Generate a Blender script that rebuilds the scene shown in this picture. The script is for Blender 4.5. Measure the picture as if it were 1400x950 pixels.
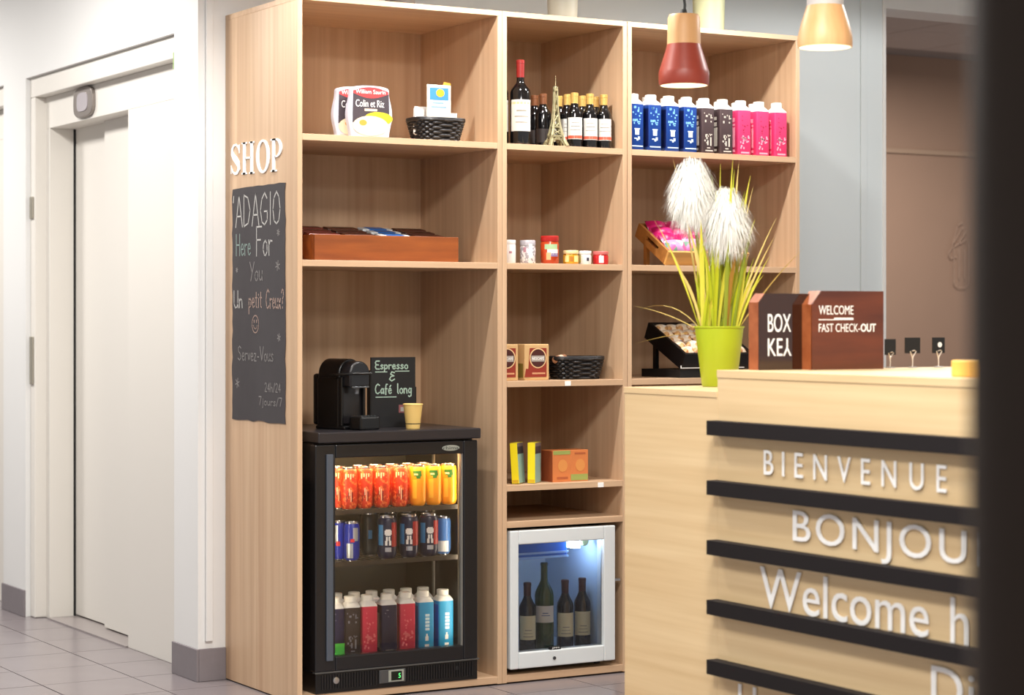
import bpy, bmesh, math, random
from mathutils import Vector, Matrix
random.seed(7)
for o in list(bpy.data.objects): bpy.data.objects.remove(o)
SC = bpy.context.scene
COL = SC.collection
PI = math.pi

# ------------------------------------------------------------------ camera
F, TH, HY = 2949.1, 0.53444, 437.12          # focal length in px (1400 wide), yaw, horizon row
CAM = Vector((-3.0353, -6.5279, 1.28))
cd = bpy.data.cameras.new('camera'); cam = bpy.data.objects.new('camera', cd); COL.objects.link(cam)
cam.location = CAM; cam.rotation_euler = (PI/2, 0, -TH)
cd.sensor_width = 36; cd.lens = F/1400*36; cd.shift_y = -(475-HY)/1400
cd.clip_start = .05; cd.clip_end = 100
cd.dof.use_dof = True; cd.dof.focus_distance = 7.7; cd.dof.aperture_fstop = 3.2
SC.camera = cam
# ------------------------------------------------------------------ world, lights, exposure
W = bpy.data.worlds.new('world'); SC.world = W; W.use_nodes = True
W.node_tree.nodes['Background'].inputs[0].default_value = (1, .985, .96, 1)
W.node_tree.nodes['Background'].inputs[1].default_value = .45
vs = SC.view_settings
vs.view_transform = 'Standard'; vs.look = 'None'; vs.gamma = 1; vs.use_curve_mapping = False; vs.exposure = .5
def lamp(name, kind, loc, power, rot=(0,0,0), size=.1, color=(1,.965,.925), angle=150, blend=.6, sy=None):
    d = bpy.data.lights.new(name, kind); d.energy = power; d.color = color
    if kind == 'AREA':
        d.size = size
        if sy: d.shape = 'RECTANGLE'; d.size_y = sy
    elif kind == 'SPOT': d.spot_size = math.radians(angle); d.spot_blend = blend; d.shadow_soft_size = size
    else: d.shadow_soft_size = size
    o = bpy.data.objects.new(name, d); COL.objects.link(o); o.location = loc; o.rotation_euler = rot
    return o
CEIL = 2.87
for x in (-.25, .62, 1.5):                                   # row of downlights just in front of the shelves
    lamp('downlight', 'SPOT', (x, -.40, 2.74), 48, size=.03, angle=150)
lamp('downlight', 'SPOT', (2.7, -.85, 2.74), 34, size=.05, angle=172, blend=.15)  # wall washer added to brighten the pale wall right of the shelves
for x, y, p in ((-1.6, -2.6, 42), (-.2, -2.6, 42), (-1.6, -5.2, 34), (.6, -4.6, 34)):
    lamp('ceiling_panel_light', 'AREA', (x, y, CEIL-.02), p, size=.6)  # unseen area lamps added as frontal fill for the room
for y, p in ((1.2, 43), (3.6, 43)):                          # lift corridor
    lamp('corridor_light', 'AREA', (-1.3, y, CEIL-.02), p, size=.5)
lamp('counter_downlight', 'SPOT', (.15, -2.2, 2.74), 34, size=.05, angle=140)
lamp('back_room_light', 'AREA', (4.6, 1.7, 2.7), 36, size=.5)  # unseen lamp added to lift the brightness of the back room

# ------------------------------------------------------------------ materials
MATS = {}
def new_mat(name):
    m = bpy.data.materials.new(name); m.use_nodes = True
    return m, m.node_tree, m.node_tree.nodes['Principled BSDF']
def srgb(c):
    return tuple(((v/255)/12.92 if v/255 <= .04045 else ((v/255+.055)/1.055)**2.4) for v in c) + (1,)
def mat(name, rgb, rough=.5, metal=0., spec=.5, noise=0., nscale=40., bump=0., emit=None, es=0., trans=0., alpha=1., coat=0.):
    if name in MATS: return MATS[name]
    m, nt, b = new_mat(name)
    c = srgb(rgb)
    b.inputs['Base Color'].default_value = c
    b.inputs['Roughness'].default_value = rough; b.inputs['Metallic'].default_value = metal
    b.inputs['Specular IOR Level'].default_value = spec
    b.inputs['Transmission Weight'].default_value = trans; b.inputs['Coat Weight'].default_value = coat
    if emit: b.inputs['Emission Color'].default_value = srgb(emit); b.inputs['Emission Strength'].default_value = es
    if noise or bump:
        tc = nt.nodes.new('ShaderNodeTexCoord'); n = nt.nodes.new('ShaderNodeTexNoise')
        n.inputs['Scale'].default_value = nscale; n.inputs['Detail'].default_value = 3
        nt.links.new(tc.outputs['Object'], n.inputs['Vector'])
        if noise:
            mx = nt.nodes.new('ShaderNodeMix'); mx.data_type = 'RGBA'
            mx.inputs[6].default_value = tuple(v*(1-noise) for v in c[:3])+(1,)
            mx.inputs[7].default_value = tuple(min(1, v*(1+noise)) for v in c[:3])+(1,)
            nt.links.new(n.outputs['Fac'], mx.inputs[0]); nt.links.new(mx.outputs[2], b.inputs['Base Color'])
        if bump:
            bp = nt.nodes.new('ShaderNodeBump'); bp.inputs['Strength'].default_value = bump; bp.inputs['Distance'].default_value = .004
            nt.links.new(n.outputs['Fac'], bp.inputs['Height']); nt.links.new(bp.outputs[0], b.inputs['Normal'])
    MATS[name] = m; return m
def wood(name, lo, hi, axis='Z', rough=.45, fine=46., stretch=.03, coat=0.):
    """grain running along `axis`"""
    if name in MATS: return MATS[name]
    m, nt, b = new_mat(name)
    tc = nt.nodes.new('ShaderNodeTexCoord'); mp = nt.nodes.new('ShaderNodeMapping')
    mp.inputs['Scale'].default_value = tuple(stretch if a == axis else 1 for a in 'XYZ')
    nt.links.new(tc.outputs['Object'], mp.inputs['Vector'])
    n1 = nt.nodes.new('ShaderNodeTexNoise'); n1.inputs['Scale'].default_value = fine; n1.inputs['Detail'].default_value = 5
    n2 = nt.nodes.new('ShaderNodeTexNoise'); n2.inputs['Scale'].default_value = fine*.22; n2.inputs['Detail'].default_value = 2
    n2.inputs['Distortion'].default_value = 1.2
    for n in (n1, n2): nt.links.new(mp.outputs[0], n.inputs['Vector'])
    ad = nt.nodes.new('ShaderNodeMath'); ad.operation = 'ADD'
    nt.links.new(n1.outputs['Fac'], ad.inputs[0]); nt.links.new(n2.outputs['Fac'], ad.inputs[1])
    rp = nt.nodes.new('ShaderNodeValToRGB')
    rp.color_ramp.elements[0].position = .34; rp.color_ramp.elements[0].color = srgb(lo)
    rp.color_ramp.elements[1].position = .68; rp.color_ramp.elements[1].color = srgb(hi)
    hf = nt.nodes.new('ShaderNodeMath'); hf.operation = 'MULTIPLY'; hf.inputs[1].default_value = .5
    nt.links.new(ad.outputs[0], hf.inputs[0]); nt.links.new(hf.outputs[0], rp.inputs['Fac'])
    nt.links.new(rp.outputs[0], b.inputs['Base Color'])
    b.inputs['Roughness'].default_value = rough; b.inputs['Coat Weight'].default_value = coat
    MATS[name] = m; return m
def speckle(name, base, spot, scale=60., thr=.35, rough=.4, zlo=None, zhi=None):
    """flat print: irregular light patches on a coloured ground"""
    if name in MATS: return MATS[name]
    m, nt, b = new_mat(name)
    tc = nt.nodes.new('ShaderNodeTexCoord'); v = nt.nodes.new('ShaderNodeTexNoise')
    v.inputs['Scale'].default_value = scale; v.inputs['Detail'].default_value = 1
    nt.links.new(tc.outputs['Object'], v.inputs['Vector'])
    rp = nt.nodes.new('ShaderNodeValToRGB'); rp.color_ramp.interpolation = 'LINEAR'
    rp.color_ramp.elements[0].position = thr; rp.color_ramp.elements[0].color = srgb(base)
    rp.color_ramp.elements[1].position = thr+.05; rp.color_ramp.elements[1].color = srgb(spot)
    nt.links.new(v.outputs['Fac'], rp.inputs['Fac']); nt.links.new(rp.outputs[0], b.inputs['Base Color'])
    b.inputs['Roughness'].default_value = rough
    MATS[name] = m; return m
def multi(name, cols, scale=30., rough=.35):
    """printed wrappers: cells of several colours"""
    if name in MATS: return MATS[name]
    m, nt, b = new_mat(name)
    tc = nt.nodes.new('ShaderNodeTexCoord'); v = nt.nodes.new('ShaderNodeTexVoronoi'); v.inputs['Scale'].default_value = scale
    nt.links.new(tc.outputs['Object'], v.inputs['Vector'])
    sp = nt.nodes.new('ShaderNodeSeparateColor'); nt.links.new(v.outputs['Color'], sp.inputs[0])
    rp = nt.nodes.new('ShaderNodeValToRGB'); rp.color_ramp.interpolation = 'CONSTANT'
    e = rp.color_ramp.elements; e[0].color = srgb(cols[0]); e[0].position = 0
    e[1].color = srgb(cols[1]); e[1].position = 1/len(cols)
    for i, c in enumerate(cols[2:], 2): k = e.new(i/len(cols)); k.color = srgb(c)
    nt.links.new(sp.outputs[0], rp.inputs['Fac']); nt.links.new(rp.outputs[0], b.inputs['Base Color'])
    b.inputs['Roughness'].default_value = rough
    MATS[name] = m; return m
def glass(name, tint=(1,1,1), refl=.08):
    if name in MATS: return MATS[name]
    m = bpy.data.materials.new(name); m.use_nodes = True; nt = m.node_tree
    nt.nodes.remove(nt.nodes['Principled BSDF'])
    t = nt.nodes.new('ShaderNodeBsdfTransparent'); t.inputs[0].default_value = tint+(1,)
    g = nt.nodes.new('ShaderNodeBsdfGlossy'); g.inputs['Roughness'].default_value = .03
    mx = nt.nodes.new('ShaderNodeMixShader'); lw = nt.nodes.new('ShaderNodeFresnel'); lw.inputs[0].default_value = 1.45
    nt.links.new(lw.outputs[0], mx.inputs[0])
    nt.links.new(t.outputs[0], mx.inputs[1]); nt.links.new(g.outputs[0], mx.inputs[2])
    nt.links.new(mx.outputs[0], nt.nodes['Material Output'].inputs[0])
    MATS[name] = m; return m
def tile_mat(name, tile, grout, step, ox, oy):
    m, nt, b = new_mat(name)
    tc = nt.nodes.new('ShaderNodeTexCoord'); mp = nt.nodes.new('ShaderNodeMapping')
    mp.inputs['Location'].default_value = (-ox, -oy, 0)
    br = nt.nodes.new('ShaderNodeTexBrick'); br.offset = 0; br.squash = 1
    br.inputs['Scale'].default_value = 1; br.inputs['Brick Width'].default_value = step; br.inputs['Row Height'].default_value = step
    br.inputs['Mortar Size'].default_value = .003; br.inputs['Mortar Smooth'].default_value = 0
    br.inputs['Color1'].default_value = srgb(tile); br.inputs['Color2'].default_value = srgb(tile); br.inputs['Mortar'].default_value = srgb(grout)
    nt.links.new(tc.outputs['Object'], mp.inputs[0]); nt.links.new(mp.outputs[0], br.inputs['Vector'])
    nt.links.new(br.outputs['Color'], b.inputs['Base Color']); b.inputs['Roughness'].default_value = .4
    MATS[name] = m; return m

OAKLO, OAKHI = (188, 153, 121), (212, 181, 147)
OAK = wood('oak_vertical', OAKLO, OAKHI, 'Z')
OAKX = wood('oak_along', OAKLO, OAKHI, 'X')
CTRL = wood('counter_oak', (210, 180, 134), (228, 202, 158), 'Y', fine=45)
WHITE = mat('wall_white', (228, 228, 226), .7, noise=.015, nscale=3)
COOL = mat('wall_cool', (216, 225, 228), .7, noise=.015, nscale=3)
DOORW = mat('door_white', (226, 222, 214), .45)
SKIRT = mat('skirting_tile', (128, 121, 124), .5, noise=.08, nscale=30)
BLACK = mat('black_plastic', (11, 11, 12), .35)
SATIN = mat('black_satin', (24, 24, 27), .28)
DEEP = mat('deep_black', (9, 9, 10), .6)
CHALKB = mat('chalkboard', (62, 58, 60), .85, noise=.12, nscale=14)
CHALK = mat('chalk_white', (186, 184, 180), .9)
PRINTW = mat('print_white', (246, 246, 243), .6)
STEEL = mat('steel', (190, 190, 188), .3, metal=1)
GLASS = glass('clear_glass')

# ------------------------------------------------------------------ mesh helpers
class MB:
    def __init__(s): s.v = []; s.f = []
    def add(s, vs_, fs): n = len(s.v); s.v += [tuple(p) for p in vs_]; s.f += [tuple(i+n for i in f) for f in fs]; return s
    def box(s, x0, x1, y0, y1, z0, z1, M=None):
        p = [Vector(q) for q in ((x0,y0,z0),(x1,y0,z0),(x1,y1,z0),(x0,y1,z0),(x0,y0,z1),(x1,y0,z1),(x1,y1,z1),(x0,y1,z1))]
        if M: p = [M @ q for q in p]
        return s.add(p, ((0,3,2,1),(4,5,6,7),(0,1,5,4),(1,2,6,5),(2,3,7,6),(3,0,4,7)))
    def prism(s, poly, o, u, v, d):
        """extrude a 2D polygon (u,v axes at origin o) by the vector d"""
        o, u, v, d = Vector(o), Vector(u), Vector(v), Vector(d); n = len(poly)
        a = [o+u*p[0]+v*p[1] for p in poly]; b = [q+d for q in a]
        fs = [tuple(range(n)), tuple(range(2*n-1, n-1, -1))] + [(i, n+i, n+(i+1) % n, (i+1) % n) for i in range(n)]
        return s.add(a+b, fs)
    def lathe(s, prof, n=24, c=(0,0,0), a0=0., a1=None):
        cx, cy, cz = c; full = a1 is None; a1 = a0+2*PI if full else a1
        m = n if full else n+1; k = len(prof); vv = []
        for i in range(m):
            a = a0+(a1-a0)*i/n; ca, sa = math.cos(a), math.sin(a)
            vv += [(cx+r*ca, cy+r*sa, cz+z) for r, z in prof]
        fs = []
        for i in range(n):
            j = (i+1) % m
            for t in range(k-1): fs.append((i*k+t, j*k+t, j*k+t+1, i*k+t+1))
        return s.add(vv, fs)
    def tube(s, pts, r, n=6, closed=False, taper=None):
        pts = [Vector(p) for p in pts]; m = len(pts); vv = []; fs = []
        for i, p in enumerate(pts):
            a = pts[(i-1) % m] if (closed or i) else pts[0]; b = pts[(i+1) % m] if (closed or i < m-1) else pts[-1]
            t = (b-a).normalized(); ref = Vector((0,0,1)) if abs(t.z) < .9 else Vector((1,0,0))
            e1 = t.cross(ref).normalized(); e2 = t.cross(e1)
            rr = r if taper is None else r*taper[i]
            vv += [p+(e1*math.cos(2*PI*j/n)+e2*math.sin(2*PI*j/n))*rr for j in range(n)]
        for i in range(m if closed else m-1):
            k = (i+1) % m
            for j in range(n): fs.append((i*n+j, i*n+(j+1) % n, k*n+(j+1) % n, k*n+j))
        if not closed: fs += [tuple(range(n-1, -1, -1)), tuple(range((m-1)*n, m*n))]
        return s.add(vv, fs)
    def blade(s, pts, widths, side):
        """double curved flat ribbon with a shallow keel"""
        vv = []; fs = []; side = Vector(side).normalized()
        for i, p in enumerate(pts):
            p = Vector(p); a = Vector(pts[max(i-1, 0)]); b = Vector(pts[min(i+1, len(pts)-1)])
            nrm = (b-a).cross(side).normalized() if (b-a).length > 0 else Vector((0,1,0))
            vv += [p-side*widths[i], p+nrm*widths[i]*.35, p+side*widths[i]]
        for i in range(len(pts)-1):
            k = i*3; fs += [(k, k+1, k+4, k+3), (k+1, k+2, k+5, k+4)]
        return s.add(vv, fs)
    def xf(s, M): s.v = [tuple(M @ Vector(p)) for p in s.v]; return s
    def mesh(s, name):
        me = bpy.data.meshes.new(name); me.from_pydata(s.v, [], s.f); me.update()
        bm = bmesh.new(); bm.from_mesh(me); bmesh.ops.recalc_face_normals(bm, faces=bm.faces); bm.to_mesh(me); bm.free()
        return me
    def build(s, name, m, parent=None, smooth=False, bev=0., seg=2, label=None, kind=None):
        return link(name, s.mesh(name), m, parent, smooth, bev, seg, label, kind)
def link(name, me, m, parent=None, smooth=False, bev=0., seg=2, label=None, kind=None):
    o = bpy.data.objects.new(name, me); COL.objects.link(o)
    if m and not me.materials: me.materials.append(m)
    if parent: o.parent = parent
    if smooth:
        for p in me.polygons: p.use_smooth = True
        try: me.set_sharp_from_angle(angle=math.radians(40))
        except Exception: pass
    if bev:
        b = o.modifiers.new('bevel', 'BEVEL'); b.width = bev; b.segments = seg; b.limit_method = 'ANGLE'; b.angle_limit = math.radians(35)
    if label: o['label'] = label
    if kind: o['kind'] = kind
    return o
def thing(name, label, cat, loc=(0,0,0), rz=0., group=None):
    o = bpy.data.objects.new(name, None); COL.objects.link(o); o.empty_display_size = .05
    o.location = loc; o.rotation_euler = (0, 0, rz); o['label'] = label; o['category'] = cat
    if group: o['group'] = group
    return o
def tag(o, label, cat, group=None):
    o['label'] = label; o['category'] = cat
    if group: o['group'] = group
    return o
def copy_tree(o, parent=None, label=None, group=None):
    c = o.copy(); COL.objects.link(c); c.parent = parent
    if label: c['label'] = label
    if group: c['group'] = group
    for ch in o.children: copy_tree(ch, c)
    return c
def structure(name, mb, m, label=None, parent=None, bev=0.):
    o = mb.build(name, m, parent, bev=bev)
    if parent is None: o['kind'] = 'structure'; o['label'] = label or name
    return o
def B(*a, **k): return MB().box(*a, **k)
# pixel -> direction (1400x950 frame); the distance always comes from a plane of the place itself
def ray(u, v):
    a = (u-700)/F; s, c = math.sin(TH), math.cos(TH)
    return Vector((s+a*c, c-a*s, -(v-HY)/F))
def onX(u, v, X): d = ray(u, v); return CAM+d*((X-CAM.x)/d.x)
def onY(u, v, Y): d = ray(u, v); return CAM+d*((Y-CAM.y)/d.y)
def xat(u, Y): return onY(u, HY, Y).x

# ------------------------------------------------------------------ lettering
def text_mesh(body, depth=.001, offset=0., spacing=1.):
    cu = bpy.data.curves.new('lettering', 'FONT'); cu.body = body; cu.resolution_u = 4; cu.extrude = depth; cu.offset = offset; cu.space_character = spacing
    ob = bpy.data.objects.new('lettering_source', cu); COL.objects.link(ob)
    dg = bpy.context.evaluated_depsgraph_get(); dg.update()
    me = bpy.data.meshes.new_from_object(ob.evaluated_get(dg))
    bpy.data.objects.remove(ob); bpy.data.curves.remove(cu)
    return me
def lettering(name, body, m, o, u, v, n, w, h, depth=.001, offset=0., spacing=1., parent=None, flip=False, full=False):
    """typeset text fitted into w x h (h = its own height), standing on the plane o + u,v with normal n"""
    me = text_mesh(body, 1., offset, spacing)
    xs = [p.co.x for p in me.vertices]; ys = [p.co.y for p in me.vertices]
    x0, x1, y0, y1 = min(xs), max(xs), min(ys), max(ys)
    o, u, v, n = Vector(o), Vector(u), Vector(v), Vector(n)
    for p in me.vertices:
        a = (p.co.x-x0)/(x1-x0); b = (p.co.y-y0)/(y1-y0); c = (p.co.z+1)/2
        if flip: a, b = 1-a, 1-b
        p.co = o+u*(a*w)+v*(b*h)+n*(.0004+c*depth)
    me.materials.clear()
    return link(name, me, m, parent)
def split_letters(o, u, name, m, parent, squeeze=1.):
    """one object per letter: loose pieces whose extents along the reading direction overlap belong together"""
    me = o.data; u = Vector(u); n = len(me.vertices); par = list(range(n))
    def find(a):
        while par[a] != a: par[a] = par[par[a]]; a = par[a]
        return a
    for p in me.polygons:
        v0 = p.vertices[0]
        for v1 in p.vertices[1:]: par[find(v1)] = find(v0)
    isl = {}
    for p in me.polygons: isl.setdefault(find(p.vertices[0]), []).append(p)
    spans = []
    for ps in isl.values():
        t = [me.vertices[i].co.dot(u) for p in ps for i in p.vertices]; spans.append([min(t), max(t), ps])
    spans.sort(key=lambda q: q[0]); groups = []
    for a, b, ps in spans:
        if groups and a < groups[-1][1]-.0002: groups[-1][1] = max(groups[-1][1], b); groups[-1][2] += ps
        else: groups.append([a, b, list(ps)])
    for a, b, ps in groups:
        idx = sorted({i for p in ps for i in p.vertices}); mp = {i: k for k, i in enumerate(idx)}
        mid = (a+b)/2
        m2 = bpy.data.meshes.new(name); m2.from_pydata([(me.vertices[i].co+u*((me.vertices[i].co.dot(u)-mid)*(squeeze-1)))[:] for i in idx], [], [[mp[i] for i in p.vertices] for p in ps]); m2.update()
        link(name, m2, m, parent)
    bpy.data.objects.remove(o)
GL = {  # handwritten capitals and small letters as pen strokes: (advance, strokes)
'A':(.62,['0,0 .3,1 .6,0','.1,.34 .5,.34']),'D':(.6,['0,0 0,1 .35,.9 .55,.5 .38,.1 0,0']),'G':(.62,['.55,.82 .35,1 .1,.8 0,.45 .12,.1 .35,0 .58,.15 .58,.42 .32,.42']),
'I':(.2,['.1,0 .1,1']),'O':(.6,['.3,1 .08,.8 0,.45 .1,.1 .3,0 .5,.1 .6,.45 .5,.82 .3,1']),'H':(.5,['0,0 0,1','.45,0 .45,1','0,.5 .45,.5']),
'F':(.45,['0,0 0,1 .45,1','0,.55 .35,.55']),'Y':(.5,['0,1 .25,.5','.5,1 .15,0']),'U':(.5,['0,1 0,.25 .15,0 .35,.05 .45,.25 .45,1','.45,.25 .5,0']),
'C':(.52,['.5,.85 .3,1 .08,.8 0,.45 .1,.1 .3,0 .5,.15']),'S':(.5,['.45,.85 .25,1 .05,.85 .1,.62 .35,.45 .45,.2 .25,0 0,.15']),'V':(.5,['0,1 .25,0 .5,1']),
'E':(.45,['.45,1 .1,1 0,.8 .08,.55 .35,.52','.08,.55 0,.25 .1,.02 .45,0']),
'e':(.36,['.02,.28 .32,.3 .25,.52 .1,.52 0,.3 .08,.05 .2,0 .34,.1']),'r':(.28,['0,.52 .02,0','.02,.35 .12,.5 .28,.48']),'o':(.36,['.18,.52 .03,.4 0,.2 .1,.02 .22,0 .34,.15 .32,.4 .18,.52']),
'u':(.38,['0,.52 .02,.15 .12,0 .28,.1 .33,.3 .33,.52','.33,.3 .36,0']),'n':(.38,['0,.52 .02,0','.02,.35 .15,.52 .3,.45 .34,0']),'p':(.36,['0,.52 .0,-.35','0,.4 .18,.52 .32,.38 .28,.1 .1,.02 0,.12']),
't':(.3,['.14,.85 .12,.1 .24,0','0,.55 .28,.55']),'i':(.14,['.06,.52 .06,0','.06,.74 .07,.68']),'x':(.34,['0,.52 .32,0','.32,.52 0,0']),'?':(.36,['0,.8 .12,1 .3,.9 .3,.65 .15,.45 .15,.25','.15,.08 .16,.02']),
'v':(.32,['0,.52 .16,0 .32,.52']),'z':(.34,['0,.5 .3,.5 0,0 .32,0']),'-':(.3,['.03,.28 .25,.28']),'s':(.32,['.28,.45 .15,.54 .03,.42 .15,.28 .28,.14 .15,0 0,.08']),
'2':(.4,['0,.8 .15,1 .35,.85 .3,.55 0,0 .38,0']),'4':(.42,['.28,0 .28,1 0,.3 .4,.3']),'h':(.38,['0,1 .02,0','.02,.35 .15,.52 .3,.45 .34,0']),'/':(.3,['0,-.05 .28,1']),'7':(.4,['0,1 .38,1 .12,0']),
'j':(.18,['.12,.52 .12,-.25 0,-.3','.12,.74 .13,.68']),'&':(.5,['.45,.9 .2,1 .1,.75 .4,.55 .15,.5 .0,.2 .2,0 .45,.2']),'a':(.38,['.32,.45 .15,.52 0,.3 .08,.03 .25,.08 .32,.4','.32,.52 .36,0']),
'f':(.3,['.3,.95 .15,.95 .1,.7 .1,-.1','0,.5 .26,.5']),'l':(.16,['.05,1 .05,.1 .14,0']),'g':(.38,['.32,.45 .15,.52 0,.3 .08,.06 .25,.1 .32,.4','.33,.52 .3,-.25 .1,-.35 0,-.25']),
"'":(.14,['.08,1 .04,.8']),'é':(.36,['.02,.28 .32,.3 .25,.52 .1,.52 0,.3 .08,.05 .2,0 .34,.1','.15,.68 .28,.85']),' ':(.3,[]),
'm':(.55,['0,.52 .02,0','.02,.35 .13,.52 .24,.45 .26,0','.26,.35 .38,.52 .48,.45 .52,0'])}
def parse(sv): return [tuple(map(float, q.split(','))) for q in sv.split()]
def strokes_of(body, gap=.12):
    x = 0; out = []
    for ch in body:
        adv, ss = GL[ch]
        for sv in ss: out.append([(x+a, b) for a, b in parse(sv)])
        x += adv+gap
    return out, x-gap
def ribbon2d(mb, pts, wd, o, u, v, n, th=.0006):
    """flat chalk line along 2D points"""
    o, u, v, n = Vector(o), Vector(u), Vector(v), Vector(n)
    for (a, b), (c, d) in zip(pts[:-1], pts[1:]):
        L = math.hypot(c-a, d-b)
        if L < 1e-6: continue
        px, py = -(d-b)/L*wd/2, (c-a)/L*wd/2; ex, ey = (c-a)/L*wd*.3, (d-b)/L*wd*.3
        q = [(a-ex+px, b-ey+py), (a-ex-px, b-ey-py), (c+ex-px, d+ey-py), (c+ex+px, d+ey+py)]
        mb.add([o+u*x+v*y+n*th for x, y in q], [(0,1,2,3)])
def handwriting(name, body, m, o, u, v, n, w, h, wd, parent=None, skew=0., th=.0006):
    ss, tot = strokes_of(body); mb = MB()
    for st in ss: ribbon2d(mb, [((a/tot)*w+skew*b*h, b*h) for a, b in st], wd, o, u, v, n, th)
    return mb.build(name, m, parent)

# ================================================================== STRUCTURE
STEP = .3333; TX, TY = -.27, .815
FLT = tile_mat('floor_tile_far', (128, 120, 122), (104, 97, 98), STEP, TX, TY)
TILE = mat('floor_tile', (134, 126, 128), .24, noise=.09, nscale=5, bump=.02)
fl = structure('floor', B(-7, 8, -8, 9, -.08, -.003), FLT, 'grey tiled lobby floor')
tile_me = MB().box(.0025, STEP-.0025, .0025, STEP-.0025, -.006, 0).mesh('tile'); tile_me.materials.append(TILE)
for i in range(-5, 5):
    for j in range(-6, 11):
        x, y = TX+i*STEP, TY+j*STEP
        if x > -.1 and y > .6: continue                      # inside the wall block
        o = bpy.data.objects.new('tile', tile_me); COL.objects.link(o); o.parent = fl; o.location = (x, y, random.uniform(-.0006, 0))
XW, YB = -.104, .606                                          # corridor wall plane, back wall plane
DR = (.831, 2.539); D2 = (2.85, 4.558)                        # lift openings along the corridor wall
HO = 2.32
w = MB()
w.box(XW, .35, YB, DR[0], 0, CEIL).box(XW, .35, DR[0], DR[1], HO, CEIL).box(XW, .35, DR[1], D2[0], 0, CEIL)
w.box(XW, .35, D2[0], D2[1], HO, CEIL).box(XW, .35, D2[1], 8.2, 0, CEIL)
structure('wall_corridor', w, WHITE, 'white wall of the lift corridor')
structure('wall_back', B(.35, 3.043, YB, YB+.2, 0, CEIL), COOL, 'pale grey wall behind the shelves')
structure('wall_lintel', B(3.043, 7, YB, YB+.2, 2.614, CEIL), WHITE, 'white lintel over the opening to the back room')
structure('trim_1', B(2.905, 2.94, YB-.008, YB, 0, CEIL), COOL, 'narrow vertical strip on the pale wall', bev=.002)
structure('trim_2', B(-.078, -.05, YB-.012, YB, .14, CEIL), WHITE, 'white vertical cable duct beside the shelf unit', bev=.003)
structure('trim_3', B(3.028, 3.045, YB-.006, YB+.03, 0, CEIL), WHITE, 'light corner bead at the wall end', bev=.002)  # the highlight along the bead is put into its white colour
structure('ceiling', B(-7, 8, -8, 9, CEIL, CEIL+.08), WHITE, 'white ceiling')
structure('wall_end', B(-7, XW, 8.2, 8.4, 0, CEIL), WHITE, 'white end wall of the corridor')
TAUPE = mat('taupe_wall', (158, 128, 108), .7, noise=.04, nscale=5)
structure('wall_far', B(2.6, 8, 3.0, 3.2, 0, CEIL), TAUPE, 'taupe wall of the dim back room')
structure('trim_4', B(2.6, 8, 2.985, 3.0, 2.235, 2.262), mat('taupe_ledge', (165, 138, 116), .6), 'taupe ledge along the back room wall', bev=.002)
structure('wall_room_side', B(2.4, 2.6, YB+.2, 3.2, 0, 2.76), TAUPE, 'taupe side wall of the back room')
cr = structure('ceiling_room', B(2.6, 8, YB+.2, 3.0, 2.80, CEIL), mat('soffit', (150, 142, 138), .8), 'tiled ceiling of the back room')
ct_me = MB().box(.004, .596, .004, .596, 2.775, 2.80).mesh('ceiling_tile'); ct_me.materials.append(mat('ceiling_tile', (188, 180, 176), .85, noise=.05, nscale=60))
for i in range(9):
    for j in range(4):
        if .2+.8+j*.6+.6 > 3.02: continue
        o = bpy.data.objects.new('ceiling_tile', ct_me); COL.objects.link(o); o.parent = cr; o.location = (2.6+i*.6, .81+j*.6, 0)
# baseboards of floor tile
sk = MB().box(XW-.01, XW, YB-.01, DR[0], 0, .115).box(XW, -.001, YB-.01, YB, 0, .115)
structure('baseboard_corner', sk, SKIRT, 'grey tile baseboard round the wall corner', bev=.002)
structure('baseboard_between', B(XW-.01, XW, DR[1], D2[0], 0, .115), SKIRT, 'grey tile baseboard between the two lift openings', bev=.002)
structure('baseboard_end', B(XW-.01, XW, D2[1], 8.2, 0, .115), SKIRT, 'grey tile baseboard at the corridor end', bev=.002)
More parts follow.
